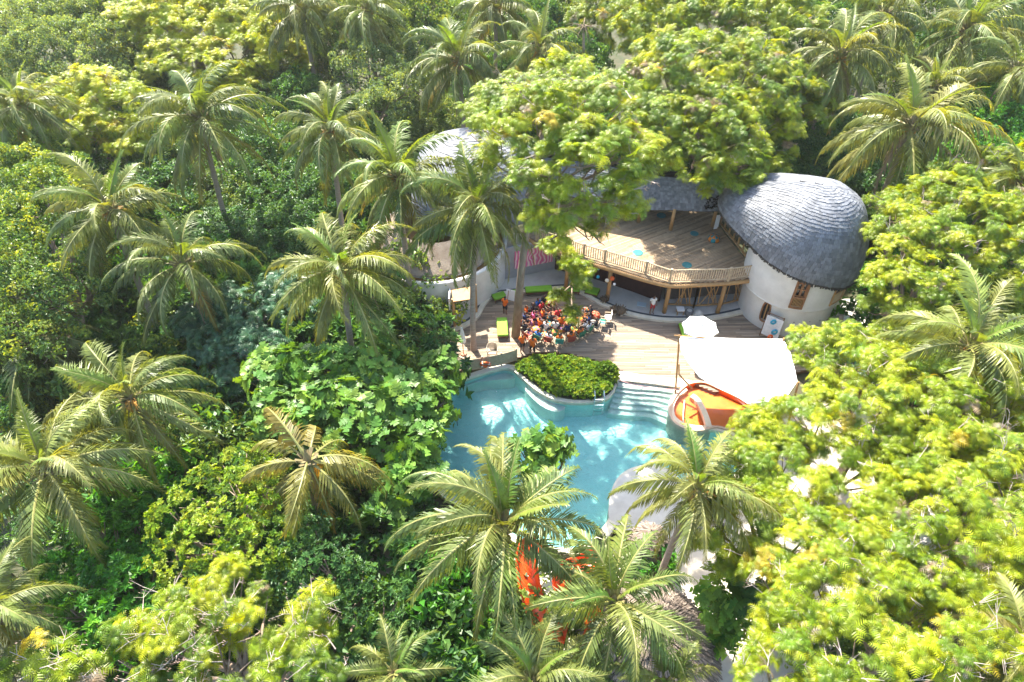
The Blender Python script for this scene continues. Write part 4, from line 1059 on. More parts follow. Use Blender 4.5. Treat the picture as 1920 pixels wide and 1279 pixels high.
m = MB(); hp_ = [at(1160,712,.35), at(1180,719,.38), at(1205,724,.38), at(1240,729,.36), at(1275,731,.34)]
m.tube(cat_rom(hp_, 4, False), .03, 6); m.build('rail', mat('rose_metal', (.55,.30,.30), rough=.4, bump=0), hr)
for p in hp_[::2]: MB().tube([Vector((p.x,p.y,-.2)), p], .022, 6).build('post', METAL, hr)
# bamboo screen with the life ring
fa, fb = at(868,697,.05), at(968,676,.05); fn = empty('bamboo_fence', fa, 'low bamboo screen between the deck and the pool, left of the hedge', 'fence')
fpts = cat_rom([fa, at(905,691,.05), at(940,684,.05), fb], 5, False); k = len(fpts)
for z in (.16, .92): MB().tube([p+Vector((0,0,z)) for p in fpts], .04, 6).build('rail', BAMBOO, fn)
for i in (0, 5, 10, 15): p = fpts[min(i, k-1)]; MB().tube([p, p+Vector((0,0,1.08))], .06, 7).build('post', BAMBOO, fn)
m = MB()
for i in range(k-1):
    for j in range(8): p = fpts[i].lerp(fpts[i+1], j/8); m.bar(p+Vector((0,-.02,.03)), p+Vector((0,-.02,.98)), .04, .02)
o = m.build('cane_row', BAMBOO, fn); o['kind'] = 'stuff'
c = at(911,692,.05)+Vector((0,-.12,.55)); lr = empty('life_ring', c, 'orange life ring hung on the bamboo screen', 'life ring')
m = MB(); m.tube([c+Vector((math.cos(t*math.pi/10)*.28, -.02-.10*math.sin(t*math.pi/10), math.sin(t*math.pi/10)*.28)) for t in range(20)], .075, 8, closed=True); m.build('ring', ORRING, lr, smooth=True)
for t in (0.6, 2.2, 3.8, 5.4):
    m = MB(); cc_ = c+Vector((math.cos(t)*.28, -.02-.10*math.sin(t), math.sin(t)*.28)); m.box(cc_, (.10,.17,.10), m=0); m.build('band', PLAINW, lr)

# ---------------------------------------------------------------- people
def build_person(pose):
    """one continuous skinned body facing -Y, with shirt, shorts and hair cut from its own surface"""
    J = {}; E = []; Rd = {}
    def j(n_, p, r): J[n_] = Vector(p); Rd[n_] = r
    def e(*a):
        for i in range(len(a)-1): E.append((a[i], a[i+1]))
    H = .92
    if pose in ('sit_floor',): H = .14
    if pose == 'sit_chair': H = .50
    lean = {'sit_floor': .05, 'sit_chair': .04, 'stand': 0, 'walk': -.03}[pose]
    j('pelvis', (0,0,H), .125); j('belly', (0,lean*.5,H+.17), .115); j('chest', (0,lean,H+.34), .125); j('neck', (0,lean-.01,H+.52), .052)
    j('head0', (0,lean-.035,H+.62), .078); j('head1', (0,lean-.035,H+.72), .088); j('nose', (0,lean-.135,H+.665), .012); e('pelvis','belly','chest','neck','head0','head1'); e('head0','nose')
    for s, S in ((1,'L'), (-1,'R')):
        j('sh'+S, (.165*s,lean,H+.45), .058)
        if pose == 'stand': el, wr = (.22*s,.02,H+.20), (.22*s,-.10,H+.0)
        elif pose == 'walk': el, wr = (.21*s,-.10*s,H+.19), (.20*s,-.26*s,H+.03)
        elif pose == 'sit_chair': el, wr = (.22*s,-.05,H+.22), (.15*s,-.28,H+.16)
        else: el, wr = (.23*s,-.08,H+.22), (.14*s,-.30,H+.22)
        j('el'+S, el, .042); j('wr'+S, wr, .028); d = (J['wr'+S]-J['el'+S]).normalized(); hb = J['wr'+S]+d*.06; j('hand'+S, hb, .03)
        e('chest','sh'+S,'el'+S,'wr'+S,'hand'+S); sd_ = d.cross(Vector((0,0,1))); sd_ = sd_.normalized() if sd_.length > .2 else Vector((0,1,0))
        for q, (o_, L) in enumerate(((-.03,.065),(-.01,.078),(.01,.074),(.03,.058))):
            j(f'f{q}{S}', hb+sd_*o_+d*L*.55, .009); j(f'g{q}{S}', hb+sd_*o_*1.15+d*L+Vector((0,0,-.015)), .007); e('hand'+S, f'f{q}{S}', f'g{q}{S}')
        j('t0'+S, hb-sd_*.045*s-d*.01, .011); j('t1'+S, hb-sd_*.06*s+d*.025, .009); e('hand'+S, 't0'+S, 't1'+S)
        j('hip'+S, (.09*s,0,H-.05 if H > .3 else H), .092)
        if pose == 'stand': kn, an = (.10*s,-.02,.49), (.10*s,.02,.09)
        elif pose == 'walk': kn, an = (.09*s,-.16*s-.03,.50), (.09*s,(-.22 if s > 0 else .30),.10 if s > 0 else .16)
        elif pose == 'sit_chair': kn, an = (.11*s,-.42,.49), (.12*s,-.44,.09)
        else: kn, an = (.27*s,-.30,.22), (.06*s,-.42,.07)
        j('kn'+S, kn, .062); j('an'+S, an, .038); j('toe'+S, Vector(an)+Vector((.02*s,-.16,-.05)), .032); e('pelvis','hip'+S,'kn'+S,'an'+S,'toe'+S)
    names = list(J); idx = {n_: i for i, n_ in enumerate(names)}
    me = bpy.data.meshes.new('skel'); me.from_pydata([J[n_] for n_ in names], [(idx[a], idx[b]) for a, b in E], [])
    o = bpy.data.objects.new('skel', me); col.objects.link(o); md = o.modifiers.new('s', 'SKIN')
    for i, n_ in enumerate(names): r = Rd[n_]; me.skin_vertices[0].data[i].radius = (r*1.18 if n_ in ('chest','belly','pelvis') else r, r*(.85 if n_ in ('chest','belly') else 1)); me.skin_vertices[0].data[i].use_root = (i == 0)
    ss = o.modifiers.new('u', 'SUBSURF'); ss.levels = ss.render_levels = 1
    dg = bpy.context.evaluated_depsgraph_get(); body = bpy.data.meshes.new_from_object(o.evaluated_get(dg)); bpy.data.objects.remove(o); bpy.data.meshes.remove(me)
    body.name = 'body'; body.materials.clear(); body.materials.append(SKIN)
    for p in body.polygons: p.use_smooth = True
    segs = [(a, b, J[a], J[b]) for a, b in E]
    def near(c):
        best = None
        for a, b, A, B in segs:
            t = max(0, min(1, (c-A).dot(B-A)/max(1e-9, (B-A).length_squared))); d = (c-A-(B-A)*t).length-(Rd[a]*(1-t)+Rd[b]*t)
            if best is None or d < best[0]: best = (d, a, b, t)
        return best[1:]
    cls = []
    hc = J['head1']
    for p in body.polygons:
        a, b, t = near(p.center); c = p.center; k = ''
        if b in ('belly','chest') or (a == 'chest' and b == 'neck' and t < .6) or b[:2] == 'sh' or (a[:2] == 'sh' and t < .75): k = 'shirt'
        elif (a == 'pelvis' and b != 'belly') or (a[:3] == 'hip' and t < .85): k = 'shorts'
        if (b in ('head0','head1') and (c.z > hc.z+.02 or (c.y > hc.y+.01 and c.z > hc.z-.13))) : k = 'hair'
        cls.append(k)
    def cut(k, name, off):
        fsel = [p for p, q in zip(body.polygons, cls) if q == k]; used = sorted({v for p in fsel for v in p.vertices}); mp = {v: i for i, v in enumerate(used)}
        vs = [body.vertices[v].co+body.vertices[v].normal*off for v in used]; ins_ = [body.vertices[v].co-body.vertices[v].normal*.002 for v in used]
        F_ = [tuple(mp[v] for v in p.vertices) for p in fsel]; cnt_ = {}
        for f in F_:
            for i in range(len(f)): ed = (f[i], f[(i+1) % len(f)]); cnt_[tuple(sorted(ed))] = cnt_.get(tuple(sorted(ed)), 0)+1
        nv = len(vs); walls = []
        for f in F_:
            for i in range(len(f)):
                a, b = f[i], f[(i+1) % len(f)]
                if cnt_[tuple(sorted((a, b)))] == 1: walls.append((b, a, a+nv, b+nv))
        m_ = bpy.data.meshes.new(name); m_.from_pydata([tuple(v) for v in vs+ins_], [], F_+walls); m_.materials.append(HAIR)
        for p in m_.polygons: p.use_smooth = True
        return m_
    return body, cut('shirt','shirt',.02), cut('shorts','shorts',.016), cut('hair','hair',.022)
BODY = {}
def person(px, py, pose, face, shirt, label, scale=.8, shorts=SH_DK, z=0.0, group=None, hairm=None):
    if pose not in BODY: BODY[pose] = build_person(pose)
    b, s, h, hh = BODY[pose]; root = empty('person', at(px, py, z), label, 'person', group)
    root.rotation_euler.z = R(face); root.scale = (scale,)*3
    for nm, me, mt in (('body', b, None), ('shirt', s, shirt), ('shorts', h, shorts), ('hair', hh, hairm or HAIR)):
        o = link(nm, me, root)
        if mt is not None: o.material_slots[0].link = 'OBJECT'; o.material_slots[0].material = mt
    return root
# director's chairs (front = -Y)
def chair_meshes():
    fr = MB()
    for s in (-.26, .26):
        fr.bar((s,-.2,.0), (s,.2,.0+.02), .03); fr.bar((s,-.2,.45), (s,.2,.45), .03); fr.bar((s,.2,.45), (s,.22,.88), .03); fr.bar((s,-.2,.45), (s,-.2,.64), .03); fr.bar((s,-.22,.65), (s,.24,.65), .05, .025)
    legs = [MB().bar((s*.26,y,.02), (-s*.26,y,.45), .03).mesh('leg', BAMBOO) for s in (1,-1) for y in (-.2,.2)]
    st = MB(); st.box((0,0,.44), (.50,.42,.02)); bk = MB(); bk.box((0,.225,.74), (.54,.025,.30))
    return fr.mesh('frame', BAMBOO), legs, st.mesh('seat', C_RED), bk.mesh('backrest', C_RED)
CH = chair_meshes()
GC = at(1048, 600, 0)
def face_to(px, py, tgt=GC):
    p = at(px, py, 0); d = tgt-p; return math.degrees(math.atan2(d.x, -d.y))
def chair(px, py, m_, label, sit=None, sl=None, rot=None):
    a = rot if rot is not None else face_to(px, py)
    root = empty('directors_chair', at(px, py, .0), label, 'chair', "folding chairs round the children's circle"); root.rotation_euler.z = R(a)
    link('frame', CH[0], root)
    for l in CH[1]: link('leg', l, root)
    for nm, me in (('seat', CH[2]), ('backrest', CH[3])): o = link(nm, me, root); o.material_slots[0].link = 'OBJECT'; o.material_slots[0].material = m_
    if sit:
        o = person(px, py, 'sit_chair', a, sit, sl, .98, group='people sitting in the circle'); o.location.z = .0
chair(989,640,C_RED,'brick red folding chair behind the two walking children, left end of the front row')
chair(1008,643,C_GRN,'dark green folding chair beside the walking child, front row', SH_BL,'person in a pale blue top seated on the dark green chair at the left')
chair(1028,647,C_RED,'brick red folding chair in the middle of the front row', SH_WH,'person in white seated on the middle brick red chair')
chair(1048,650,C_TEAL,'teal folding chair lowest in the front row', SH_OR,'person in an orange shirt seated on the teal chair, front row')
chair(1069,646,C_RED,'brick red folding chair right of the teal one', SH_OR,'person in an orange shirt seated on the right hand brick red chair')
chair(1087,637,C_GRN,'green folding chair right of the last brick red one', SH_OR,'person in an orange shirt seated on the green chair at the right')
chair(1102,628,C_GRN,'green folding chair between two others on the right curve', SH_WH,'person in white seated on the right curve of the circle')
chair(1116,621,C_GRY,'grey folding chair at the right curve of the circle', SH_DK,'person in dark clothes seated on the grey chair')
chair(1129,612,C_TEAL,'pale green folding chair near the sunlit boards')
chair(1139,604,C_WHT,'white folding chair at the far right of the circle')
PPL = [
 (947,590,'stand',150,SH_OR,.95,'child in an orange shirt standing at the whiteboard'),
 (979,660,'stand',20,SH_OR,.95,'child in an orange shirt walking left of the chairs, foot of the thick trunk'),
 (998,668,'walk',190,SH_OR,1.02,'taller child in an orange shirt walking away at the front of the circle'),
 (987,590,'sit_floor',None,SH_OR,.85,'child in an orange shirt sitting highest on the left of the circle'),
 (976,612,'sit_floor',None,SH_OR,.85,'child in an orange shirt sitting right beside the thick tree trunk'),
 (983,620,'sit_floor',None,SH_DK,.9,'child in black sitting at the left edge above the walkers'),
 (999,586,'sit_floor',None,SH_DK,.9,'child in a black top sitting beside the orange one, upper left'),
 (1009,578,'sit_floor',None,SH_BL,.9,'child in a bright blue shirt sitting at the back of the circle'),
 (1015,583,'sit_floor',None,SH_RD,.85,'child in a dark red shirt sitting next to the blue one'),
 (1028,577,'sit_floor',None,SH_RD,.85,'child in maroon sitting at the back under the tree'),
 (1037,573,'sit_floor',None,SH_PK,.85,'child in a pink top sitting at the very back'),
 (984,602,'sit_floor',None,SH_NV,.85,'child in dark clothes sitting between two orange shirts at left'),
 (1041,617,'sit_floor',None,SH_WH,.85,'child in pale clothes sitting in the centre among the bean bags'),
 (1060,598,'sit_floor',None,SH_NV,.85,'child in navy sitting beneath the hanging branch'),
 (1052,608,'sit_floor',None,SH_OR,.85,'child in orange sitting near the centre of the circle'),
 (1096,617,'sit_floor',None,SH_WH,.85,'child in white sitting before the right hand chairs'),
 (1018,596,'sit_floor',None,SH_OR,.85,'child in orange sitting among the turquoise bean bags'),(1033,602,'sit_floor',None,SH_DK,.85,'child in black sitting in the middle of the bean bags'),(1001,600,'sit_floor',None,SH_PK,.85,'child in pink sitting on the lilac bean bag at left'),(1012,612,'sit_floor',None,SH_OR,.85,'child in orange sitting left of centre, low in the circle'),(1046,596,'sit_floor',None,SH_RD,.85,'child in red sitting just left of the hanging branch'),(1078,610,'sit_floor',None,SH_OR,.85,'child in orange sitting right of the hanging branch'),(1106,590,'sit_floor',None,SH_DK,.85,'child in black leaning on the bright orange bean bag'),(1064,622,'sit_floor',None,SH_NV,.85,'child in navy sitting before the right hand red chair'),(1024,618,'sit_floor',None,SH_WH,.85,'child in white sitting before the middle red chair'),(1020,570,'sit_floor',None,SH_DK,.85,'child in black sitting at the back, left of the pink top'),
 (1103,606,'sit_floor',None,SH_NV,.85,'child in dark top sitting between bright bean bags at right'),
]
for px, py, pose, fc, sh, s_, lb in PPL:
    person(px, py, pose, fc if fc is not None else face_to(px, py), sh, lb, s_*(1.15 if pose == 'sit_floor' else 1.03), z=.16 if pose == 'sit_floor' else 0)
person(1221,588,'stand',10,SH_WH,'adult in a white shirt standing on the terrace before the dark room',.98,z=TZ,shorts=SH_RD)
# bean bags: patchwork of gores in two cloths
def bag_mesh(mats, seed):
    rnd_ = random.Random(seed); m_ = MB(); n_ = 16; prof = [(.02,.36),(.16,.35),(.30,.28),(.40,.16),(.41,.07),(.36,.0)]
    vs = []
    for r, z in prof:
        for k in range(n_): a = 2*math.pi*k/n_; rr = r*(1+.05*math.cos(a*2+seed)+rnd_.uniform(-.02,.02)); vs.append((rr*math.cos(a), rr*math.sin(a), z+rnd_.uniform(-.012,.012)))
    fs = []; ms = []
    for i in range(len(prof)-1):
        for k in range(n_): fs.append(((i+1)*n_+k, (i+1)*n_+(k+1) % n_, i*n_+(k+1) % n_, i*n_+k)); ms.append((k//2+(i >= 2)*seed) % len(mats))
    m_.v = vs; m_.f = fs; m_.m = ms; return m_.mesh('bean_bag', mats, smooth=True)
BAGC = {'tealor': (P_TE,P_OR), 'lilor': (P_PU,P_PI), 'orye': (P_OR,P_YE,P_RD), 'multi': (P_RD,P_GN,P_OR,P_GY), 'gnye': (P_GN,P_YE,P_PI), 'grey': (P_GY,P_GY), 'lilye': (P_PU,P_YE,P_PI), 'red': (P_RD,P_PI)}
BM = {}
BAGS = [(996,592,'lilye','lilac and yellow bean bag behind the left children'),(995,606,'lilor','lilac and peach bean bag beside the child in black'),(1008,603,'lilor','peach and lilac bean bag inside the left of the circle'),
 (1024,584,'tealor','turquoise and orange bean bag topmost in the centre line'),(1026,598,'tealor','turquoise and orange bean bag second in the centre line'),(1020,608,'tealor','turquoise and orange bean bag left of centre'),(1032,612,'tealor','turquoise and orange bean bag right below the centre'),
 (1006,620,'lilye','lilac and yellow bean bag above the dark green chair'),(1027,626,'tealor','turquoise and orange bean bag before the middle red chair'),(1020,632,'tealor','turquoise bean bag nearest the front row'),(1040,624,'gnye','green and yellow bean bag before the teal chair'),
 (1052,618,'lilye','lilac and yellow bean bag right of centre'),(1060,612,'red','red and peach bean bag right of centre'),(1073,618,'gnye','green and yellow striped bean bag before the right chairs'),(1066,605,'orye','orange and yellow bean bag under the hanging branch'),
 (1051,604,'orye','orange bean bag left of the hanging branch'),(1036,592,'red','red and peach bean bag at the back of the centre'),(1100,583,'multi','many coloured bean bag highest on the right'),(1103,592,'orye','bright orange bean bag on the right'),(1097,602,'orye','orange and yellow bean bag lower on the right'),
 (1116,593,'red','peach and red bean bag at the far right'),(1112,608,'grey','silver grey bean bag before the grey chair'),(1085,625,'gnye','green and yellow bean bag beside the green chair'),(1010,590,'lilor','lilac bean bag near the blue shirted child'),(990,627,'lilor','peach bean bag at the lower left of the circle')]
for i, (px, py, kd, lb) in enumerate(BAGS):
    if kd not in BM: BM[kd] = bag_mesh(list(BAGC[kd]), len(BM)+1)
    p = at(px, py, 0); o = link('bean_bag', BM[kd]); o.location = p; o.rotation_euler.z = i*1.3; s_ = random.Random(i).uniform(.74,.92); o.scale = (s_,s_,s_); tag(o, lb, 'bean bag', 'patchwork bean bags in the circle')
p = at(1338,450,UZ+.045); o = link('bean_bag', BM['tealor']); o.location = p; o.scale = (1.05,1.05,1.15); tag(o, 'round turquoise and orange bean bag alone on the upper deck', 'bean bag')
# teal discs on the upper deck
for x, y, r, lb in ((1196,474,.36,'dull teal disc on the upper deck near the railing bend'),(1288,497,.33,'pale teal disc in the sun on the upper deck'),(1302,438,.30,'dark teal disc beside the lone bean bag'),(1240,404,.34,'dark teal disc under the pavilion roof'),(1215,455,.0,'')):
    if r: p = at(x, y, UZ+.046); m = MB(); m.lathe((0,0,0), [(.001,.03),(r*.9,.03),(r,.015),(r,-.003)], 24); o = m.build('floor_cushion', TEALP); o.location = p; tag(o, lb, 'cushion', 'teal floor cushions on the upper deck')

# ---------------------------------------------------------------- furniture on the deck
def daybed(c, L, W, rz, label, z=0.0):
    root = empty('daybed', c, label, 'daybed', 'lime green daybeds on the deck'); root.rotation_euler.z = R(rz)
    m = MB(); m.box((0,0,.24), (L,W,.08)); link('frame', m.mesh('frame', WOODD), root)
    m = MB(); m.box((0,0,.35), (L-.02,W-.02,.15)); me = m.mesh('mattress', LIME); o = link('mattress', me, root); bv = o.modifiers.new('b','BEVEL'); bv.width = .04; bv.segments = 2
    lm = MB().box((0,0,.10), (.07,.07,.20)).mesh('leg', WOODD)
    for sx in (-1,1):
        for sy in (-1,1): o = link('leg', lm, root); o.location = (sx*(L/2-.08), sy*(W/2-.08), 0)
daybed(at(942,620,0), .72, 1.75, 3, 'lime green daybed lying lengthwise between the two trunks')
daybed(at(936,562,0), .95, .62, 24, 'lime green daybed left of the whiteboard')
daybed(at(970,555,0), .75, .55, 12, 'small lime green daybed behind the thick tree trunk')
daybed(at(1010,549,0), 1.9, .62, 6, 'long lime green daybed against the terrace edge, behind the children')
daybed(at(1072,548,0), 1.1, .62, -4, 'lime green daybed hidden under the hanging branch')
daybed(at(1110,552,.0), .95, .72, -22, 'lime green daybed at the right end by the dark channel')
daybed(at(1283,628,0), .6, 1.5, 2, 'lime green daybed under the white umbrella')
ez = empty('easel', at(957,574,0), 'white flip chart board on an easel by the left daybed', 'easel'); c0 = at(957,574,0)
MB().box(c0+Vector((0,.0,1.0)), (.62,.03,.80), mtx=Matrix.Rotation(R(-22),4,'Z') @ Matrix.Rotation(R(-12),4,'X')).build('board', PLAINW, ez)
for dx, dy in ((-.28,-.12),(.28,.05),(0,.5)): MB().bar(c0+Vector((dx,dy,0)), c0+Vector((dx*.4,.05,1.35)), .03).build('leg', WOOD, ez)
wb = empty('standing_board', at(1341,432,UZ+.05), 'white board standing at the back corner of the upper deck', 'board'); c0 = at(1341,432,UZ+.05)
MB().box(c0+Vector((0,0,.72)), (.32,.05,1.15), mtx=Matrix.Rotation(R(18),4,'Z')).build('panel', PLAINW, wb)
for s_ in (-.12,.12): MB().bar(c0+Vector((s_,0,0)), c0+Vector((s_,0,.3)), .03).build('leg', WOOD, wb)
# wicker armchair
wc = empty('wicker_armchair', at(923,668,0), 'pale wicker armchair on the deck above the bamboo screen', 'armchair'); WK = mat('wicker', (.44,.38,.30), (.34,.29,.22), rough=.7, scale=20, bump=.5); c0 = at(923,668,0)
MB().box(c0+Vector((0,0,.40)), (.56,.5,.07)).build('seat', WK, wc)
m = MB()
for k in range(14): a = R(200+k*140/13*-1+0); x, y = math.cos(a+math.pi)*.32, abs(math.sin(a))*.30+.05; m.bar(c0+Vector((x,y*.9,.42)), c0+Vector((x*1.12,y,.62+.28*abs(math.sin(a)))), .045, .02)
m.build('backrest', WK, wc)
m = MB(); m.tube(cat_rom([c0+Vector((-.34,-.22,.64)), c0+Vector((-.34,.1,.68)), c0+Vector((-.2,.32,.86)), c0+Vector((.2,.32,.86)), c0+Vector((.34,.1,.68)), c0+Vector((.34,-.22,.64))], 4, False), .035, 6); m.build('arm_rail', WK, wc)
for sx in (-.28,.28):
    for sy in (-.22,.22): MB().tube([c0+Vector((sx,sy,0)), c0+Vector((sx,sy,.62 if sy < 0 else .42))], .025, 6).build('leg', WK, wc)
# white umbrella open, and closed one
def octo(px, py, z, r, label):
    top = at(px, py, z); b = Vector((top.x, top.y, 0)); root = empty('parasol', b, label, 'parasol'); hub = top+Vector((0,0,.28))
    MB().tube([b, hub], .03, 8).build('pole', WOOD, root); MB().lathe(b, [(.001,.1),(.22,.09),(.25,0)], 16).build('base', CONC, root)
    for k in range(8):
        a0, a1 = R(22.5+45*k), R(67.5+45*k); p0 = top+Vector((math.cos(a0),math.sin(a0),0))*r; p1 = top+Vector((math.cos(a1),math.sin(a1),0))*r; mid = (p0+p1)/2+(top-(p0+p1)/2)*.05
        q0, q1 = hub.lerp(p0,.5)+Vector((0,0,.02)), hub.lerp(p1,.5)+Vector((0,0,.02)); qm = (q0+q1)/2+Vector((0,0,-.03)); vs = [hub,q0,qm,q1,p0,mid,p1]; d = Vector((0,0,-.012)); fs = [(0,1,2),(0,2,3),(1,4,5,2),(2,5,6,3)]
        m = MB(); m.add(vs, fs); m.add([v+d for v in vs], [f[::-1] for f in fs]); m.add([p0,mid,p1,p0+Vector((0,0,-.14)),mid+Vector((0,0,-.14)),p1+Vector((0,0,-.14))], [(0,3,4,1),(1,4,5,2)]); m.build('panel', CANVAS, root)
        MB().bar(hub+Vector((0,0,-.03)), p0+Vector((0,0,-.03)), .018).build('rib', WOOD, root)
    MB().lathe(hub, [(.10,-.05),(.09,.05),(.001,.10)], 10).build('cap', CANVAS, root)
octo(1313, 614, 2.35, 1.13, 'open white octagonal umbrella behind the shade sail')
b = at(869,664,0); cu = empty('parasol', b, 'closed white umbrella standing beside the terrace end', 'parasol')
MB().lathe(b, [(.001,.09),(.2,.08),(.22,0)], 14).build('base', mat('terracotta', (.40,.20,.13), rough=.8), cu); MB().tube([b, b+Vector((0,0,2.45))], .028, 7).build('pole', WOOD, cu)
m = MB(); vs = []; n_ = 16; pr_ = [(.03,2.4),(.07,2.1),(.13,1.6),(.17,1.15),(.12,1.0)]
for r, z in pr_:
    for k in range(n_): a = 2*math.pi*k/n_; rr = r*(1+(.28 if k % 2 else -.2)); vs.append(b+Vector((rr*math.cos(a), rr*math.sin(a), z)))
m.add(vs, [((i+1)*n_+k, (i+1)*n_+(k+1) % n_, i*n_+(k+1) % n_, i*n_+k) for i in range(4) for k in range(n_)]); m.build('folded_canopy', CANVAS, cu)
# twin root-ball sculptures, basket, terrace things
def rootball(c, r, label, pot=False):
    root = empty('root_ball_planter', c, label, 'planter'); rng_ = random.Random(int(r*1000)); m = MB(); prof = [(.3,.0),(.75,.25),(1,.8),(.85,1.35),(.4,1.7),(.001,1.75)]; vs = []
    for q, z in prof:
        for k in range(12): a = 2*math.pi*k/12; rr = r*q*(1+rng_.uniform(-.15,.15)); vs.append(c+Vector((rr*math.cos(a), rr*math.sin(a), r*z+.12*(1))))
    m.add(vs, [(i*12+k, i*12+(k+1) % 12, (i+1)*12+(k+1) % 12, (i+1)*12+k) for i in range(5) for k in range(12)])
    for k in range(40): d = Vector((rng_.gauss(0,1),rng_.gauss(0,1),rng_.gauss(0,1))).normalized(); q = c+Vector((0,0,r+.1))+d*r*.9; m.bar(q, q+d*.14, .03)
    m.build('ball', mat('coir', (.16,.12,.08), (.09,.065,.04), rough=.95, scale=12, bump=.8), root); MB().lathe(c, [(r*.5,0),(r*.6,.16),(r*.5,.17)], 12).build('foot', COPE, root)
rootball(at(1152,588,0), .30, 'left of two shaggy brown root ball sculptures at the terrace edge'); rootball(at(1164,590,0), .31, 'right of two shaggy brown root ball sculptures at the terrace edge'); rootball(at(1132,567,TZ), .2, 'small woven brown basket beside the log post')
def table(c, W, D, H, label, top=PLAINW):
    root = empty('side_table', c, label, 'table'); MB().box(c+Vector((0,0,H)), (W,D,.06)).build('table_top', top, root)
    for sx in (-1,1):
        for sy in (-1,1): MB().bar(c+Vector((sx*(W/2-.05),sy*(D/2-.05),0)), c+Vector((sx*(W/2-.05),sy*(D/2-.05),H)), .05).build('leg', WOOD, root)
table(at(1274,588,TZ), .5, .45, .42, 'small white topped table before the lattice wall')
c0 = at(1291,590,TZ); dr = empty('drum', c0, 'dark round drum on the terrace beside the white table', 'drum'); MB().lathe(c0, [(.001,.40),(.24,.40),(.27,.36),(.26,.0)], 18).build('shell', mat('drum_grey', (.16,.16,.17), rough=.6), dr); MB().lathe(c0, [(.001,.41),(.17,.41),(.17,.402)], 18).build('head', CONC, dr)
c0 = at(1308,592,TZ); bo = MB().lathe((0,0,0), [(.34,-.0),(.36,.15),(.27,.36),(.12,.48),(.001,.50)], 14).build('boulder', CONC); bo.location = c0; tag(bo, 'pale rounded boulder right of the dark drum', 'boulder')
mt_ = MB().box((0,0,.02), (.62,.42,.04)).build('folded_mat', mat('pale_blue_mat', (.45,.55,.60), rough=.8)); mt_.location = at(1203,571,TZ+.004); mt_.rotation_euler.z = R(-14); tag(mt_, 'pale blue mat lying on the terrace before the dark room', 'mat')
for x, y, z, mt, lb, s_ in ((1148,522,2.25,ORRING,'round orange lantern hanging under the upper deck',.16),(1138,526,2.1,COPE,'cream lantern hanging next to the orange one',.14),(1152,533,2.0,PLAINW,'small white lantern hanging lowest under the upper deck',.10),(1122,503,2.3,PLASTICB,'blue lantern hanging at the left under the upper deck',.13),(1121,519,2.1,PLASTICB,'lower blue lantern hanging near the hanging branch',.12)):
    c0 = at(x, y, z); lt = empty('lantern', c0, lb, 'lantern'); MB().lathe(c0, [(.02,s_),(s_*.8,s_*.6),(s_,0),(s_*.8,-s_*.6),(.02,-s_)], 12).build('shade', mt, lt, smooth=True); MB().bar(c0+Vector((0,0,s_)), Vector((c0.x,c0.y,UZ-.18)), .012).build('cord', DMETAL, lt)
# ladder rack of rings beside the round building
rk = empty('drying_rack', at(1440,624,0), 'leaning pole rack hung with towels and swim rings against the white building', 'rack')
A0, B0 = at(1424,629,.02), at(1454,642,.02)
A1 = A0+Vector((.15,.22,1.9)); B1 = B0+Vector((.15,.24,1.9))
for a, b in ((A0,A1),(B0,B1)): MB().tube([a,b], .035, 7).build('pole', WOODD, rk)
for t in (.12,.5,.97): MB().tube([A0.lerp(A1,t), B0.lerp(B1,t)], .03, 6).build('rung', WOODD, rk)
MB().add([A0.lerp(A1,.9)+Vector((0,-.05,0)), B0.lerp(B1,.9)+Vector((0,-.05,0)), B0.lerp(B1,.12)+Vector((0,-.07,0)), A0.lerp(A1,.12)+Vector((0,-.07,0))], [(0,3,2,1)]).build('towel', SH_WH, rk)
def ring(c, r, mt, lb):
    m = MB(); m.tube([c+Vector((math.cos(t*math.pi/8)*r, 0, math.sin(t*math.pi/8)*r)) for t in range(16)], .065, 7, closed=True); o = m.build('swim_ring', mt, None, smooth=True, org=c); tag(o, lb, 'swim ring')
M_ = lambda s, t: A0.lerp(A1, t).lerp(B0.lerp(B1, t), s)+Vector((0,-.14,0))
ring(M_(.42,.74), .14, PLASTICB, 'upper blue swim ring on the rack by the white building'); ring(M_(.68,.40), .16, PLASTICB, 'lower blue swim ring on the rack by the white building'); ring(M_(.55,.16), .13, ORRING, 'orange swim ring at the foot of the rack')
sh_ = empty('wall_shelf', at(1408,585,TZ), 'small wooden shelf with a red pot where terrace meets the round building', 'shelf'); c0 = at(1408,585,TZ)
for z in (.3,.75): MB().box(c0+Vector((0,0,z)), (.5,.28,.04)).build('board', WOODD, sh_)
for s_ in (-.23,.23): MB().box(c0+Vector((s_,0,.5)), (.04,.28,1.0)).build('side_panel', WOODD, sh_)
po = MB().lathe((0,0,0), [(.001,0),(.07,0),(.10,.12),(.08,.2),(.001,.2)], 10).build('pot', ORRING); po.location = c0+Vector((.08,-.03,.775)); tag(po, 'red pot standing on the small wooden shelf', 'pot')
ac = empty('service_box', at(1578,618,0), 'white metal service box on a post at the right of the round building', 'box'); c0 = at(1578,618,0)
MB().box(c0+Vector((0,0,.75)), (.42,.3,.62), mtx=Matrix.Rotation(R(25),4,'Z')).build('housing', PLAINW, ac); MB().box(c0+Vector((0,0,.22)), (.1,.1,.44)).build('post', DMETAL, ac)
st_ = empty('tree_stump', at(1567,637,0), 'rough brown trunk stump beside the white round building', 'stump'); b = at(1567,637,0)
m = MB(); m.tube([b+Vector((0,0,-.3)), b+Vector((.05,.1,.5)), b+Vector((0,.3,1.3)), b+Vector((-.1,.4,1.8))], [.22,.17,.15,.14], 9); m.build('trunk', PBARK, st_)
m = MB()
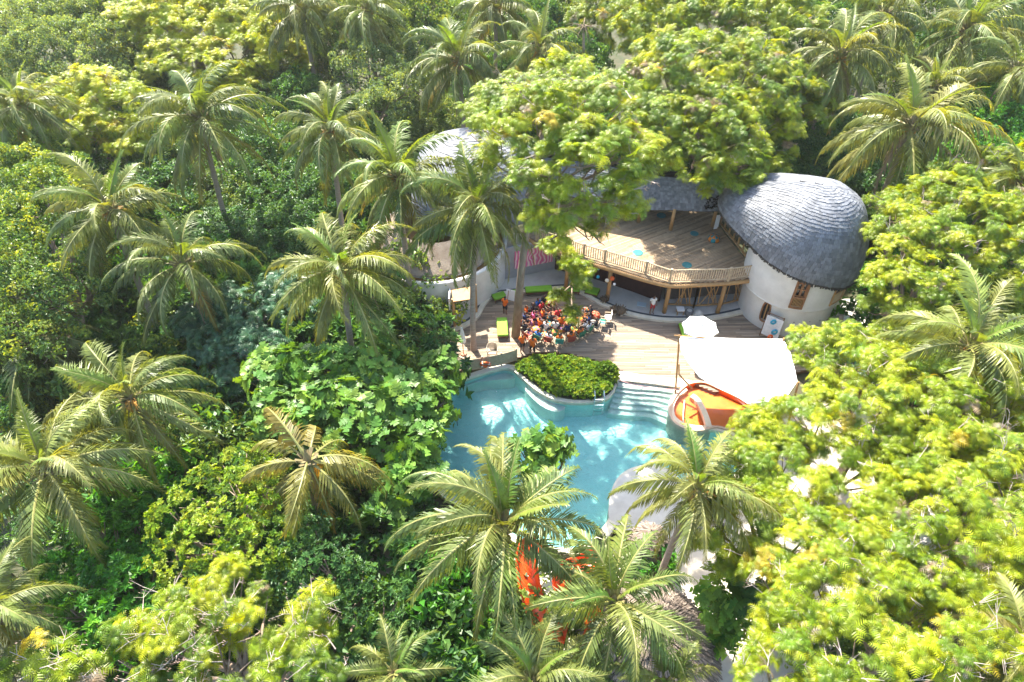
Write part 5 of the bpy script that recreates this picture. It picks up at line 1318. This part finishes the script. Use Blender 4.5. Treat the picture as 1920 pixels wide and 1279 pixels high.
for k in range(10): a = k*.63; m.bar(b+Vector((math.cos(a)*.14,math.sin(a)*.14+.1,.2+k*.12)), b+Vector((math.cos(a)*.3,math.sin(a)*.3+.12,.35+k*.12)), .06,.03)
m.build('frond_stub', THATCH, st_)
# ---------------------------------------------------------------- slides and thatched huts in front
def slide(pts, w_, label, name='water_slide'):
    P_ = cat_rom([at(*p) for p in pts], 6, False); root = empty(name, Vector((P_[-1].x,P_[-1].y,ZG)), label, 'slide'); m = MB(); k = len(P_); ns = 9; vs = []
    for i, p in enumerate(P_):
        t = (P_[min(i+1,k-1)]-P_[max(i-1,0)]); t.z = 0; t.normalize(); s = Vector((-t.y,t.x,0))
        for q in range(ns): a = math.pi*(q/(ns-1)); vs.append(p+s*math.cos(a)*w_+Vector((0,0,-math.sin(a)*w_*.75)))
    fs = [(i*ns+q, i*ns+q+1, (i+1)*ns+q+1, (i+1)*ns+q) for i in range(k-1) for q in range(ns-1)]
    m.add(vs, fs); m.add([v+Vector((0,0,-.03)) for v in vs], [f[::-1] for f in fs]); m.build('chute', ORSL, root, smooth=True)
    for side in (0, ns-1): MB().tube([vs[i*ns+side] for i in range(k)], .045, 6).build('lip', ORSL, root)
    for i in range(3, k, 8): p = P_[i]; MB().tube([Vector((p.x,p.y,ZG)), p+Vector((0,0,-w_*.75))], .06, 7).build('support', METAL, root)
slide([(1010,1010,4.8),(988,1035,4.6),(990,1080,4.3),(1000,1125,3.8),(1016,1160,3.2),(1062,1188,2.6)], .42, 'curved orange water slide half hidden under the big front palm')
slide([(1130,1035,4.6),(1098,1055,4.5),(1062,1072,4.3),(1058,1100,4.0),(1095,1135,3.4),(1118,1175,2.8),(1105,1215,2.2)], .42, 'second red orange slide twisting behind the palm by the thatched roof')
def hut(px, py, z, r, label, seed):
    rnd_ = random.Random(seed); top = at(px, py, z); c = Vector((top.x, top.y, ZG)); root = empty('thatched_hut', c, label, 'hut'); m = MB(); vs = []; T = []; prof = [(0.02,z),(.3,z-.25),(.62,z-.8),(.9,z-1.6),(1.0,z-2.1)]
    m.lathe(Vector((top.x,top.y,0)), [(a*r, b_) for a, b_ in prof], 40); m.build('roof', UNDER, root)
    V = []; Fc = []; TT = []
    for i in range(5200):
        s = rnd_.random()**.6; a = rnd_.uniform(0,6.283); k = min(3, int(s*4)); f = s*4-k; rr = (prof[k][0]*(1-f)+prof[k+1][0]*f)*r; zz = prof[k][1]*(1-f)+prof[k+1][1]*f
        d = Vector((math.cos(a), math.sin(a), 0)); p = top*1; p = Vector((top.x,top.y,0))+d*rr+Vector((0,0,zz+.03)); dn = (d*(prof[k+1][0]-prof[k][0])*r+Vector((0,0,prof[k+1][1]-prof[k][1]))).normalized(); sd_ = Vector((-d.y,d.x,0)); L = rnd_.uniform(.3,.7); w2 = rnd_.uniform(.015,.05)
        e_ = p+dn*L+(d*.5+Vector((0,0,1)))*rnd_.uniform(.0,.09)+sd_*rnd_.uniform(-.06,.06); n0 = len(V); V += [p-sd_*w2, p+sd_*w2, e_+sd_*w2*.6, e_-sd_*w2*.6]; Fc.append((n0,n0+1,n0+2,n0+3)); g = rnd_.uniform(.5,1.5); TT += [(g,g,g)]*4
    me = npmesh('thatch', np.array([tuple(v) for v in V]), Fc, 4, THATCH, np.array(TT), off=c); o = link('thatch', me, root); o['kind'] = 'stuff'
    for k in range(6): a = k*1.047; d = Vector((math.cos(a),math.sin(a),0))*r*.8; MB().tube([c+d, Vector((top.x,top.y,z-1.7))+d], .09, 7).build('post', WOOD, root)
hut(1225,1175,3.9,2.9,'brown thatched round roof near the bottom edge beside the white sand',1)
hut(1222,995,2.8,1.15,'small brown thatched roof behind the pool island',2)
# ---------------------------------------------------------------- palms
PALMS = [
 # px, py, w, z, base, label, kwargs
 (375,225,250,11.5,None,'tall coconut palm with orange nuts and a long bare trunk, upper left',dict(base=None,tone=.95,nuts=9)),
 (620,245,200,11,None,'coconut palm with drooping fronds left of the hidden dome',dict(tone=.95)),
 (205,395,230,10.5,None,'coconut palm with brown flower stalks against the big leafy tree at left',dict(tone=.95,nuts=8)),
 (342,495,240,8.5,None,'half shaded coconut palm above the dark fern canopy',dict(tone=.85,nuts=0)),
 (640,508,270,9.5,None,'sunlit coconut palm directly left of the white curved wall',dict(tone=1.1,yellow=.1)),
 (745,335,240,11.5,(776,600),'pale fronded coconut palm overlapping the left end of the grey dome',dict(tone=1.1,nf=38)),
 (893,388,255,11,(888,660),'coconut palm standing on the deck with its trunk beside the green mat',dict(tone=1.0,nf=38)),
 (860,115,195,11.5,None,'dense coconut palm behind the left dome',dict(tone=.9)),
 (1010,95,180,11.5,None,'coconut palm with upright centre fronds beside the dry palm',dict()),
 (1575,108,215,11.5,None,'coconut palm with brown nuts between the large flame tree and right palms',dict(tone=.95)),
 (1812,60,225,11.5,None,'curly fronded coconut palm near the top right corner',dict(tone=1.0)),
 (1708,238,285,11,None,'large sunlit coconut palm above the right hand dome',dict(tone=1.1,yellow=.15)),
 (1905,130,170,11,None,'coconut palm cut by the right edge above the round green tree',dict(nuts=8)),
 (1820,652,290,9.5,None,'bright coconut palm with orange stalks among yellow trees at right',dict(tone=1.25,yellow=.12,nuts=9)),
 (245,745,265,8.5,None,'coconut palm with orange stalks over the dark hollow at left',dict(tone=1.0,nuts=9)),
 (85,880,310,8.5,None,'broad coconut palm with leaning trunk near the left edge',dict(tone=1.15,yellow=.12,nuts=0)),
 (577,862,270,7.8,None,'sparse yellowing coconut palm with a grey bare heart',dict(tone=1.05,yellow=.34,nuts=0,nf=15,kinds=[('low',7),('hang',6),('mid',3)])),
 (945,985,365,8.5,None,'big coconut palm in front of the pool, above the orange slide',dict(tone=1.0,nuts=2,nf=24,kinds=[('up',4),('high',7),('mid',8),('low',5)])),
 (1307,915,262,8,None,'bright coconut palm in front of the orange pool basin',dict(tone=1.1,yellow=.1)),
 (1150,1128,305,7.5,None,'coconut palm with broad curled fronds beside the brown thatched roof',dict(tone=1.05,nuts=0)),
 (-25,1145,265,8,None,'coconut palm fanning in from the lower left edge',dict(tone=1.0,nuts=0)),
 (1000,1278,280,7,None,'coconut palm cut by the bottom edge below the orange slide',dict(tone=1.05,nuts=0)),
 (45,200,170,11.5,None,'coconut palm at the upper left edge beside the yellow tree',dict(tone=.95)),
 (565,18,170,12,None,'coconut palm at the top edge right of the yellow canopy',dict(tone=.95)),
 (400,1175,150,6.5,None,'young coconut palm poking through the patchy tree with dry pods',dict(nuts=0,nf=14,tone=1.1,kinds=[('up',4),('high',5),('mid',4)])),
 (738,1262,190,6,None,'young coconut palm at the bottom edge left of the slide',dict(nuts=0,nf=14,tone=1.1,kinds=[('up',3),('high',5),('mid',5)])),
 (1245,1285,200,5.5,None,'young coconut palm at the bottom edge before the thatched roof',dict(nuts=0,nf=14,tone=1.15,kinds=[('up',4),('high',5),('mid',4)])),
 (60,645,260,5.5,None,'deeply shaded coconut palm under the big leafy tree at left',dict(tone=.6,nuts=0)),  # low tone puts the shade into the frond colour
 (1915,1215,260,8,None,'yellowish coconut palm reaching in at the lower right edge',dict(tone=1.2,yellow=.3,nuts=0)),
 (1905,335,150,10.5,None,'coconut palm at the right edge above the yellow canopy',dict(tone=1.0)),
 (1655,30,190,12,None,'coconut palm at the top edge between the flame tree and curly palm',dict(tone=.95)),
 (1750,165,150,9,None,'yellow green young palm behind the large sunlit palm',dict(tone=1.2,yellow=.2,nuts=0,kinds=[('up',3),('high',5),('mid',4)],nf=14)),
 (690,20,150,12.5,None,'coconut palm at the top edge behind the grey green canopy',dict(tone=.9)),
 (930,15,170,12.5,None,'coconut palm at the top edge above the left dome',dict(tone=.9)),
 (1895,10,160,12.5,None,'coconut palm in the very top right corner',dict(tone=.95)),
 (1480,640,1,1,None,'',None),
]
for i, (px, py, wd_, z, base, label, kw) in enumerate(PALMS):
    if kw is None: continue
    kw = dict(kw); kw.pop('base', None)
    palm(px, py, wd_*.96, label, z=z, seed=i+1, base=base, **kw)
dp = palm(1095, 48, 90, 'dead palm with pale bare curling fronds near the top edge', z=13, seed=91, nuts=0, nf=16, kinds=[('bare',14)], name='dead_palm')
# ---------------------------------------------------------------- broad-leaved and feathery trees
tree('flame_tree','spreading yellow green feathery tree at the top left',None,[(255,60,9,2.9),(330,45,10,3.5),(420,60,9.5,3.4),(490,95,8.8,2.8),(330,120,8.3,2.6),(420,130,8,2.6),(400,5,10,3.5),(540,60,8.5,1.8),(545,110,8,1.5),(450,175,7,1.5)],'feather','yellow',1,twigs=60)
tree('flame_tree','smaller yellow green feathery tree below the top left canopy',None,[(105,195,8.5,1.7),(180,180,9,2.4),(240,205,8.5,2.0),(180,245,7.5,2.0),(245,265,7,1.5),(120,160,8,1.2)],'feather','yellow',2,twigs=30)
tree('flame_tree','yellow green feathery tree leaning over the upper deck',(966,636),[(960,195,10,2.3),(1050,160,10.5,2.5),(1010,240,10.5,3.1),(920,235,9.5,2.0),(955,300,9,1.7),(1110,220,10.5,2.8),(1165,285,9.5,2.1),(1095,300,10,2.7),(1030,320,9.5,2.0),(1140,370,8.2,1.6),(1070,385,8,1.7),(1175,400,7,.9),(1125,440,6.4,1.0),(1050,440,6.5,1.0),(1190,330,8.6,1.0),(1020,395,7.6,1.5),(1075,335,9,2.1),(1145,320,9,1.8),(1000,345,8.6,1.4)],'feather','yellow_pod',3,fine=.9,dens=.8,dz=5.0,twigs=90,trunk_r=.22,forkz=1.05)
tree('hanging_branch_tree','drooping green feathery branch hanging over the seated children',(1075,535),[(1062,490,4.8,.6),(1082,525,3.8,.42),(1050,560,2.6,.25),(1072,585,2.1,.22),(1045,465,5.2,.7),(1098,505,4.2,.4)],'feather','green_pod',33,dens=1.0,trunk_r=.10,limbs=True)
tree('flame_tree','largest green and yellow feathery tree behind the upper deck',(1290,300),[(1230,50,11.3,3.8),(1340,35,11.5,4.2),(1440,60,11,3.8),(1500,85,10,2.2),(1205,165,10,2.2),(1280,150,11,3.6),(1390,155,10.5,3.6),(1465,175,9.5,2.6),(1240,235,9.5,2.8),(1330,245,9.5,3.2),(1425,245,9,2.6),(1300,305,8.5,1.9),(1385,315,8,2.1),(1450,310,7.3,1.2),(1540,215,8.5,1.1),(1350,345,7.3,1.0)],'feather','green_pod',4,forkz=.25,dz=.2,twigs=120,trunk_r=.35)
tree('flame_tree','yellow green feathery tree overhanging the right of the dome',None,[(1700,420,8.6,1.5),(1790,375,9.5,2.3),(1880,345,9.5,2.4),(1830,450,9,2.8),(1740,480,8.5,2.2),(1685,540,7.8,1.6),(1750,560,7.8,1.9),(1900,490,8.5,2.8),(1655,580,6.5,.9),(1660,385,8.3,.9)],'feather','yellow_pod',5,fine=.74,twigs=80)
tree('flame_tree','yellow green feathery tree touching the right side of the white sail',None,[(1530,660,6.8,1.2),(1600,680,7.5,1.7),(1680,740,8,2.2),(1570,735,7,1.5),(1600,800,7.5,2),(1760,770,8,2.2),(1850,790,8,2.4),(1700,640,6,1.3),(1500,800,7,1.6),(1900,720,8,1.8)],'feather','yellow_pod',6,fine=.74,dens=1.15,twigs=80)
tree('flame_tree','yellow green feathery tree in front of the pool right end',None,[(1440,830,6.8,1.4),(1400,900,7,1.5),(1480,890,7.2,1.5),(1330,955,6.5,.9),(1420,970,7,1.4),(1500,980,7,1.3),(1560,1010,7,1.5),(1370,1010,6.5,1.1),(1650,860,7.5,1.6),(1480,1050,7,1.4)],'feather','yellow_pod',7,fine=.74,dens=1.25,twigs=70)
tree('flame_tree','broad yellow green feathery tree filling the right edge',None,[(1740,880,7.5,2.1),(1840,900,8,2.3),(1910,960,8,2),(1720,970,7.5,1.8),(1800,1010,8,2.3),(1660,1060,7.5,1.7),(1890,1070,7.5,2)],'feather','yellow_pod',8,fine=.74,dens=1.15,twigs=80)
tree('flame_tree','yellow green feathery tree in the lower right corner',None,[(1470,1130,7.3,1.2),(1560,1120,7.5,1.7),(1650,1150,7.5,1.7),(1760,1130,7.5,1.8),(1500,1220,7.3,1.5),(1600,1240,7.5,1.8),(1710,1240,7.5,1.9),(1820,1220,7.5,1.9),(1880,1290,7.5,1.8),(1450,1290,7,1.2),(1560,1320,7,1.5),(1850,1150,7.2,1.4)],'feather','yellow_pod',9,fine=.74,twigs=90)
tree('flame_tree','patchy yellow green feathery tree with dry pods along the bottom edge',None,[(275,1160,7,.95),(350,1150,7,.9),(430,1110,7.3,.9),(490,1165,7.4,1.2),(570,1180,7,1.2),(330,1225,6.7,1.2),(430,1240,7,1.3),(540,1255,7,1.3),(250,1260,6.6,.9)],'feather','green_pod',10,fine=.74,dens=.72,twigs=90)
tree('flame_tree','low yellow green feathery tree in the lower left corner',None,[(60,1265,7,.9),(150,1285,6.8,1.0),(20,1290,7,.8)],'feather','yellow_pod',11,twigs=20)
tree('canopy_tree','large grey green leafy tree in the top left corner',None,[(30,55,9,2.6),(110,45,9.5,3),(190,90,9,2.6),(60,130,8.5,2.8),(140,150,8,2.4),(210,150,7.5,1.8),(100,100,9.2,3),(160,20,9,2.8)],'small','grey',12)
tree('canopy_tree','huge dark green leafy tree along the left edge',None,[(50,290,8.5,2.2),(20,350,9,2.6),(110,370,9,2.6),(50,440,9,2.7),(130,470,8.5,2.2),(60,540,8,2.2),(120,560,7.5,2),(40,620,7,1.8),(90,640,6.5,1.7),(150,520,7.5,1.4)],'small','banyan',13,trunk_r=.4)
tree('canopy_tree','grey green small leaved tree left of the dome, behind palms',None,[(650,60,9.5,2.4),(725,75,9.5,2.4),(690,130,9,2.5),(760,165,8.5,2.2),(720,205,8,2),(650,20,9,2),(780,120,8,1.4),(600,70,8.4,1.4)],'small','grey',14)
tree('leafy_tree','round lime green dense tree at the lower left',None,[(450,880,6,1.0),(385,935,6.6,1.25),(460,940,6.6,1.4),(335,985,6.3,1.1),(415,1005,6.8,1.5),(330,1045,6,1.0),(490,1030,6.3,1.2),(400,1075,6,1.2),(500,900,5.6,.9)],'lime','lime',15)
tree('leafy_tree','dark green dense tree right of the lime green one',None,[(560,1020,5.6,1.2),(610,1070,5.6,1.3),(540,1080,5.4,1.2),(670,1110,5,1.1),(720,1150,4.6,.9),(620,1130,5,1.2),(560,950,5.2,.9),(740,1200,4,.8),(660,1170,4.6,1)],'lime','deep',16)
tree('sea_lettuce_shrub','glossy rosette leaved shrub mass at the lower left',None,[(180,1010,4.6,1.0),(240,1040,4.6,.9),(140,1075,4.8,1.0),(205,1100,5,1.2),(270,1100,4.4,.9),(180,1170,5,1.1),(240,1190,4.8,1.0),(150,1230,4.6,.9),(290,980,4,.9),(250,985,4,.9),(130,1140,4.8,.8)],'rosette','glossy',17,cat='shrub',trunk_r=.1)
tree('leafy_tree','round bright green tree at the right edge below the palms',None,[(1835,200,7.8,1.8),(1875,235,7.8,1.9),(1810,250,7.2,1.7),(1855,290,7,1.7),(1795,300,6.4,1.3),(1905,290,7,1.5)],'medium','glossy',18)
tree('breadfruit_tree','large breadfruit tree with lobed leaves left of the pool',None,[(500,700,5.4,1.1),(560,690,5.8,1.1),(625,690,6,1.2),(690,690,5.8,1.1),(520,770,5.2,1.2),(600,765,5.8,1.4),(680,765,6,1.4),(755,750,5.6,1.3),(820,700,5.0,1.0),(815,760,5,1.0),(640,830,5,1.2),(720,835,5.2,1.2),(790,830,5,1.1),(750,900,4.6,1.0),(800,890,4.4,.8),(560,820,4.8,1.0),(720,660,5.2,.9),(730,960,3.8,.8)],'lobed','bread',19,leaf_parts=296,trunk_r=.25)
tree('breadfruit_tree','small breadfruit crown standing out over the blue water',(985,1040),[(985,850,5.2,.5),(1020,830,5.4,.5),(1060,855,5.2,.45),(1010,880,4.9,.5),(1050,835,5.2,.35),(1000,835,5.3,.35)],'lobed','bread',20,leaf_parts=160,trunk_r=.09)
tree('breadfruit_tree','slender leafy column growing on the white sand at lower right',(1352,1215),[(1325,1090,4.6,.35),(1338,1130,4.0,.4),(1352,1170,3.2,.42),(1358,1205,2.2,.4),(1372,1180,2.6,.3)],'lobed','bread',21,leaf_parts=120,trunk_r=.08)
tree('breadfruit_tree','dark breadfruit branches under the yellow trees at lower right',(1420,1180),[(1400,1070,4,.8),(1440,1100,4,.9),(1410,1120,3.6,.7)],'lobed','deep',22,trunk_r=.12)
tree('fern_leaved_tree','dark blue green fern leaved tree under the left palms',None,[(420,570,5,1.4),(480,600,5,1.4),(400,640,4.6,1.3),(460,660,4.6,1.4),(370,600,4.6,1.1),(530,540,5,1.3),(500,650,4.4,1.1),(440,700,3.8,1.1),(560,590,4.6,1.1)],'fern','fern',23)
tree('screwpine','spiky leaved screwpine clump at the end of the curved white wall',(812,690),[(785,640,2.6,.7),(825,650,2.6,.8),(835,690,1.8,.7),(800,680,2.2,.8),(770,665,2,.6)],'strap','strap',24,cat='plant',trunk_r=.09)
tree('leafy_shrub','bright green shrub on the sand beside the thatched roof',(1320,1180),[(1305,1150,1.6,.45),(1335,1165,1.6,.5),(1318,1180,1.2,.4)],'medium','glossy',25,cat='shrub',trunk_r=.05)
tree('leafy_shrub','pale green shrub between the big front palm and bottom edge',(860,1230),[(830,1200,2.2,.9),(880,1215,2.2,.9),(800,1240,2.2,.8),(870,1270,2.2,.8)],'medium','glossy',26,cat='shrub',trunk_r=.05)
tree('leafy_shrub','leafy shrub behind the front palm at the pool corner',(1215,1050),[(1190,1030,1.4,.5),(1235,1045,1.6,.6),(1210,1075,1.4,.5)],'medium','glossy',27,cat='shrub',trunk_r=.05)
tree('feathery_shrub','low blue green feathery shrub beside the service yard',(1600,660),[(1560,655,2.6,.7),(1600,650,2.8,.8),(1640,660,2.8,.8),(1620,690,2.6,.7)],'fern','fern',28,cat='shrub',trunk_r=.06)

# ---------------------------------------------------------------- understory and the forest behind
def filler_mesh(kind, pal, seed, r=1.6):
    rng = np.random.default_rng(seed); B = [(0,0,1.2,r),(r*.8,.3,1.0,r*.7),(-r*.6,.7,.9,r*.75),(.2,-r*.8,.9,r*.7)]
    P, Nn = sample_shell(B, STYLE[kind]['d']*.9, rng)
    return leaf_mesh('foliage', P, Nn, STYLE[kind]['t'], PAL[pal], rng, up=.4, jit=.3, material=GLOSSY if STYLE[kind].get('mat') else LEAF)
FILL = [filler_mesh('medium','deep',41), filler_mesh('rosette','deep',42), filler_mesh('small','banyan',43), filler_mesh('medium','glossy',44)]
stem = MB(); stem.tube([(0,0,-.1),(.05,0,.8),(0,.1,1.3)], [.12,.09,.05], 6)
for i in range(4): a = i*1.6; stem.tube([(0,0,.5),(math.cos(a)*.6,math.sin(a)*.6,1.0),(math.cos(a)*1.1,math.sin(a)*1.1,1.5)], [.06,.045,.02], 5)
STEM = stem.mesh('stem', BARK)
def keepout(x, y):
    # the open places: deck, pool, buildings, sand
    for poly in KO:
        xs = scan(poly, y)
        if any(a < x < b for a, b in zip(xs[::2], xs[1::2])): return True
    return False
KO = [pxp([(850,640),(840,560),(700,560),(690,470),(740,420),(760,330),(1000,330),(1180,330),(1400,330),(1640,380),(1650,600),(1640,720),(1700,740),(1780,900),(1700,1120),(1560,1200),(1440,1240),(1400,1330),(1180,1330),(960,1100),(760,1080),(640,1100),(590,1000),(700,960),(800,960),(780,760),(800,660)], 0)]
rnd = random.Random(99); cnt = 0
for gy in range(0, 16):
    for gx in range(-14, 15):
        y = 11+gy*3.1+rnd.uniform(-1, 1); x = gx*3.3+rnd.uniform(-1, 1)
        if abs(x) > 9+y*.72: continue
        if keepout(x, y): continue
        s = rnd.uniform(1.15, 1.75)
        kb_ = rnd.choices(range(4), [5,3,3,1])[0]
        o = empty('understory_bush', (x, y, ZG), ['dark green broad leaved bush growing in shade between the trunks','dark glossy rosette leaved bush growing in shade between the trunks','small leaved bush growing in shade between the trunks','bright glossy bush growing in shade between the trunks'][kb_], 'bush', ['dark broad leaved','glossy rosette','small leaved','bright glossy'][kb_]+' bushes on the forest floor')
        o.rotation_euler.z = rnd.uniform(0, 6.28); o.scale = (s, s, s*rnd.uniform(.9, 1.3))
        link('foliage', FILL[kb_], o); link('stem', STEM, o); cnt += 1
# forest trees filling the background canopy: copies of three crowns
def forest_mesh(kind, pal, seed, r=3.0):
    rng = np.random.default_rng(seed); B = [(0,0,7,r),(r*.9,.4,6.3,r*.7),(-r*.7,.9,6.2,r*.75),(.3,-r*.8,6.2,r*.7),(-.4,.9*r,6.6,r*.7)]
    P, Nn = sample_shell(B, STYLE[kind]['d']*.8, rng)
    return leaf_mesh('crown', P, Nn, STYLE[kind]['t'], PAL[pal], rng, up=.4, jit=.3)
FOR = [forest_mesh('small','banyan',51), forest_mesh('medium','deep',52), forest_mesh('small','grey',53), forest_mesh('feather','green_pod',54)]
tk = MB(); tk.tube([(0,0,-.2),(.1,0,3),(0,.2,6)], [.28,.2,.14], 8)
TK = tk.mesh('trunk', BARK)
def lab_forest(px, py, wt):
    if not (0 <= px <= 1920 and py >= 10): return None
    q = min(NEAR, key=lambda n_: (n_[0]-px)**2+(n_[1]-py)**2); side = ('right of' if px > q[0] else 'left of') if abs(px-q[0]) > abs(py-q[1]) else ('in front of' if py > q[1] else 'behind')
    return ' '.join((['dark leafy','deep green','grey green','feathery'][wt]+' tree '+side+' the '+q[2]).split()[:15])
NEAR = [(p[0], p[1], p[5]) for p in PALMS if p[6] is not None]
def forest(px, py, z, wt, s, label=None, group='background trees closing the forest canopy'):
    p = at(px, py, z); o = empty('forest_tree', (p.x, p.y, ZG), label or lab_forest(px, py, wt) or (['dark leafy','deep green broad leaved','grey green small leaved','feathery green'][wt]+' background tree '+('beyond the top edge' if py < 10 else 'left of the view' if px < 0 else 'right of the view' if px > 1920 else 'between the upper left palms' if px < 700 else 'behind the left dome' if px < 1200 else 'between the upper right palms')), 'tree', group)
    o.rotation_euler.z = rnd.uniform(0, 6.28); k = z/8.2; o.scale = (s, s, k)
    link('crown', FOR[wt], o); link('trunk', TK, o)
spots = [(560,60,8,0,1),(620,40,9,1,1),(540,100,7.5,2,1),(450,215,6,0,1),(30,160,7,0,1),(700,240,5.5,1,.8),(330,240,6,1,1),(240,110,7,0,1),(390,190,6,0,1),(300,170,6,1,1),(470,130,7,0,1),(250,130,7,1,1),(640,200,6,0,1),(150,330,5.5,1,.9),(420,330,5,0,.9),(400,420,4.5,1,.9),(270,330,6,1,1),(300,280,6,0,.9),(500,250,6.5,1,1),(520,330,5.5,1,.9),(480,180,7,0,.9),(540,400,5,1,.8),(120,250,6,1,.9),(560,160,7.5,1,.9),(20,230,7,0,.9),(590,330,5.5,1,.8),
 (840,200,6.5,2,.8),(900,180,6.5,1,.8),(930,120,7.5,1,.9),(790,60,8,1,.9),(870,30,9,0,1),(1000,20,9.5,1,1),(1080,80,8,1,.9),(520,20,9.5,2,.9),(590,10,9.5,0,.9),(720,5,10,2,.9),
 (1560,200,6.5,1,.9),(1600,300,5.5,1,.8),(1540,290,6,1,.9),(1500,250,6.5,1,.9),(1640,330,5.5,1,.8),(1620,80,8,0,.9),(1700,100,8,2,.9),(1750,60,8.5,1,.9),(1860,140,7.5,1,.9),(1900,50,9,0,1),(1560,20,9.5,1,.9),(1780,130,7.5,0,.8),(1740,350,6,1,.8),(1680,370,5,1,.7),
 (60,0,10,2,1),(200,-20,11,0,1.1),(330,-40,11,3,1.1),(450,-40,11,0,1),(600,-40,11,1,1.1),(760,-30,11,0,1.1),(900,-50,11,2,1.1),(1020,-40,11,0,1.1),(1150,-20,11,3,1.1),(1300,-60,11,3,1.2),(1450,-40,11,0,1.1),(1600,-50,11,1,1.1),(1750,-30,11,2,1.1),(1880,-50,11,0,1.1),
 (-60,100,9,0,1.1),(-60,300,8,0,1),(-60,500,7,1,1),(-70,700,6,1,.9),(-70,1000,5,1,.8),(1980,150,8,1,1),(1990,350,8,3,1),(1990,600,7,3,1),(1990,850,6.5,3,.9),(1990,1080,6,3,.9),(100,-90,12,0,1.2),(300,-100,12,1,1.2),(500,-100,12,0,1.2),(700,-100,12,2,1.2),(900,-110,12,1,1.2),(1100,-100,12,0,1.2),(1300,-110,12,1,1.2),(1500,-100,12,0,1.2),(1700,-100,12,2,1.2),(1900,-100,12,1,1.2)]
for a in spots: forest(a[0], a[1], a[2], a[3], a[4])
print('TRI', STAT, 'bushes', cnt)
# ---------------------------------------------------------------- thin tropical haze
def haze():
    m = bpy.data.materials.new('haze'); m.use_nodes = True; t = m.node_tree; t.nodes.remove(t.nodes['Principled BSDF'])
    v = t.nodes.new('ShaderNodeVolumePrincipled'); v.inputs['Color'].default_value = (.95,.95,.93,1); v.inputs['Density'].default_value = .00024; v.inputs['Anisotropy'].default_value = .35
    t.links.new(v.outputs[0], t.nodes['Material Output'].inputs['Volume'])
    b = MB().box((0, 60, 16), (260, 220, 36)); o = b.build('haze', m); tag(o, kind='stuff', label='thin pale tropical haze over the whole forest'); return o
haze()
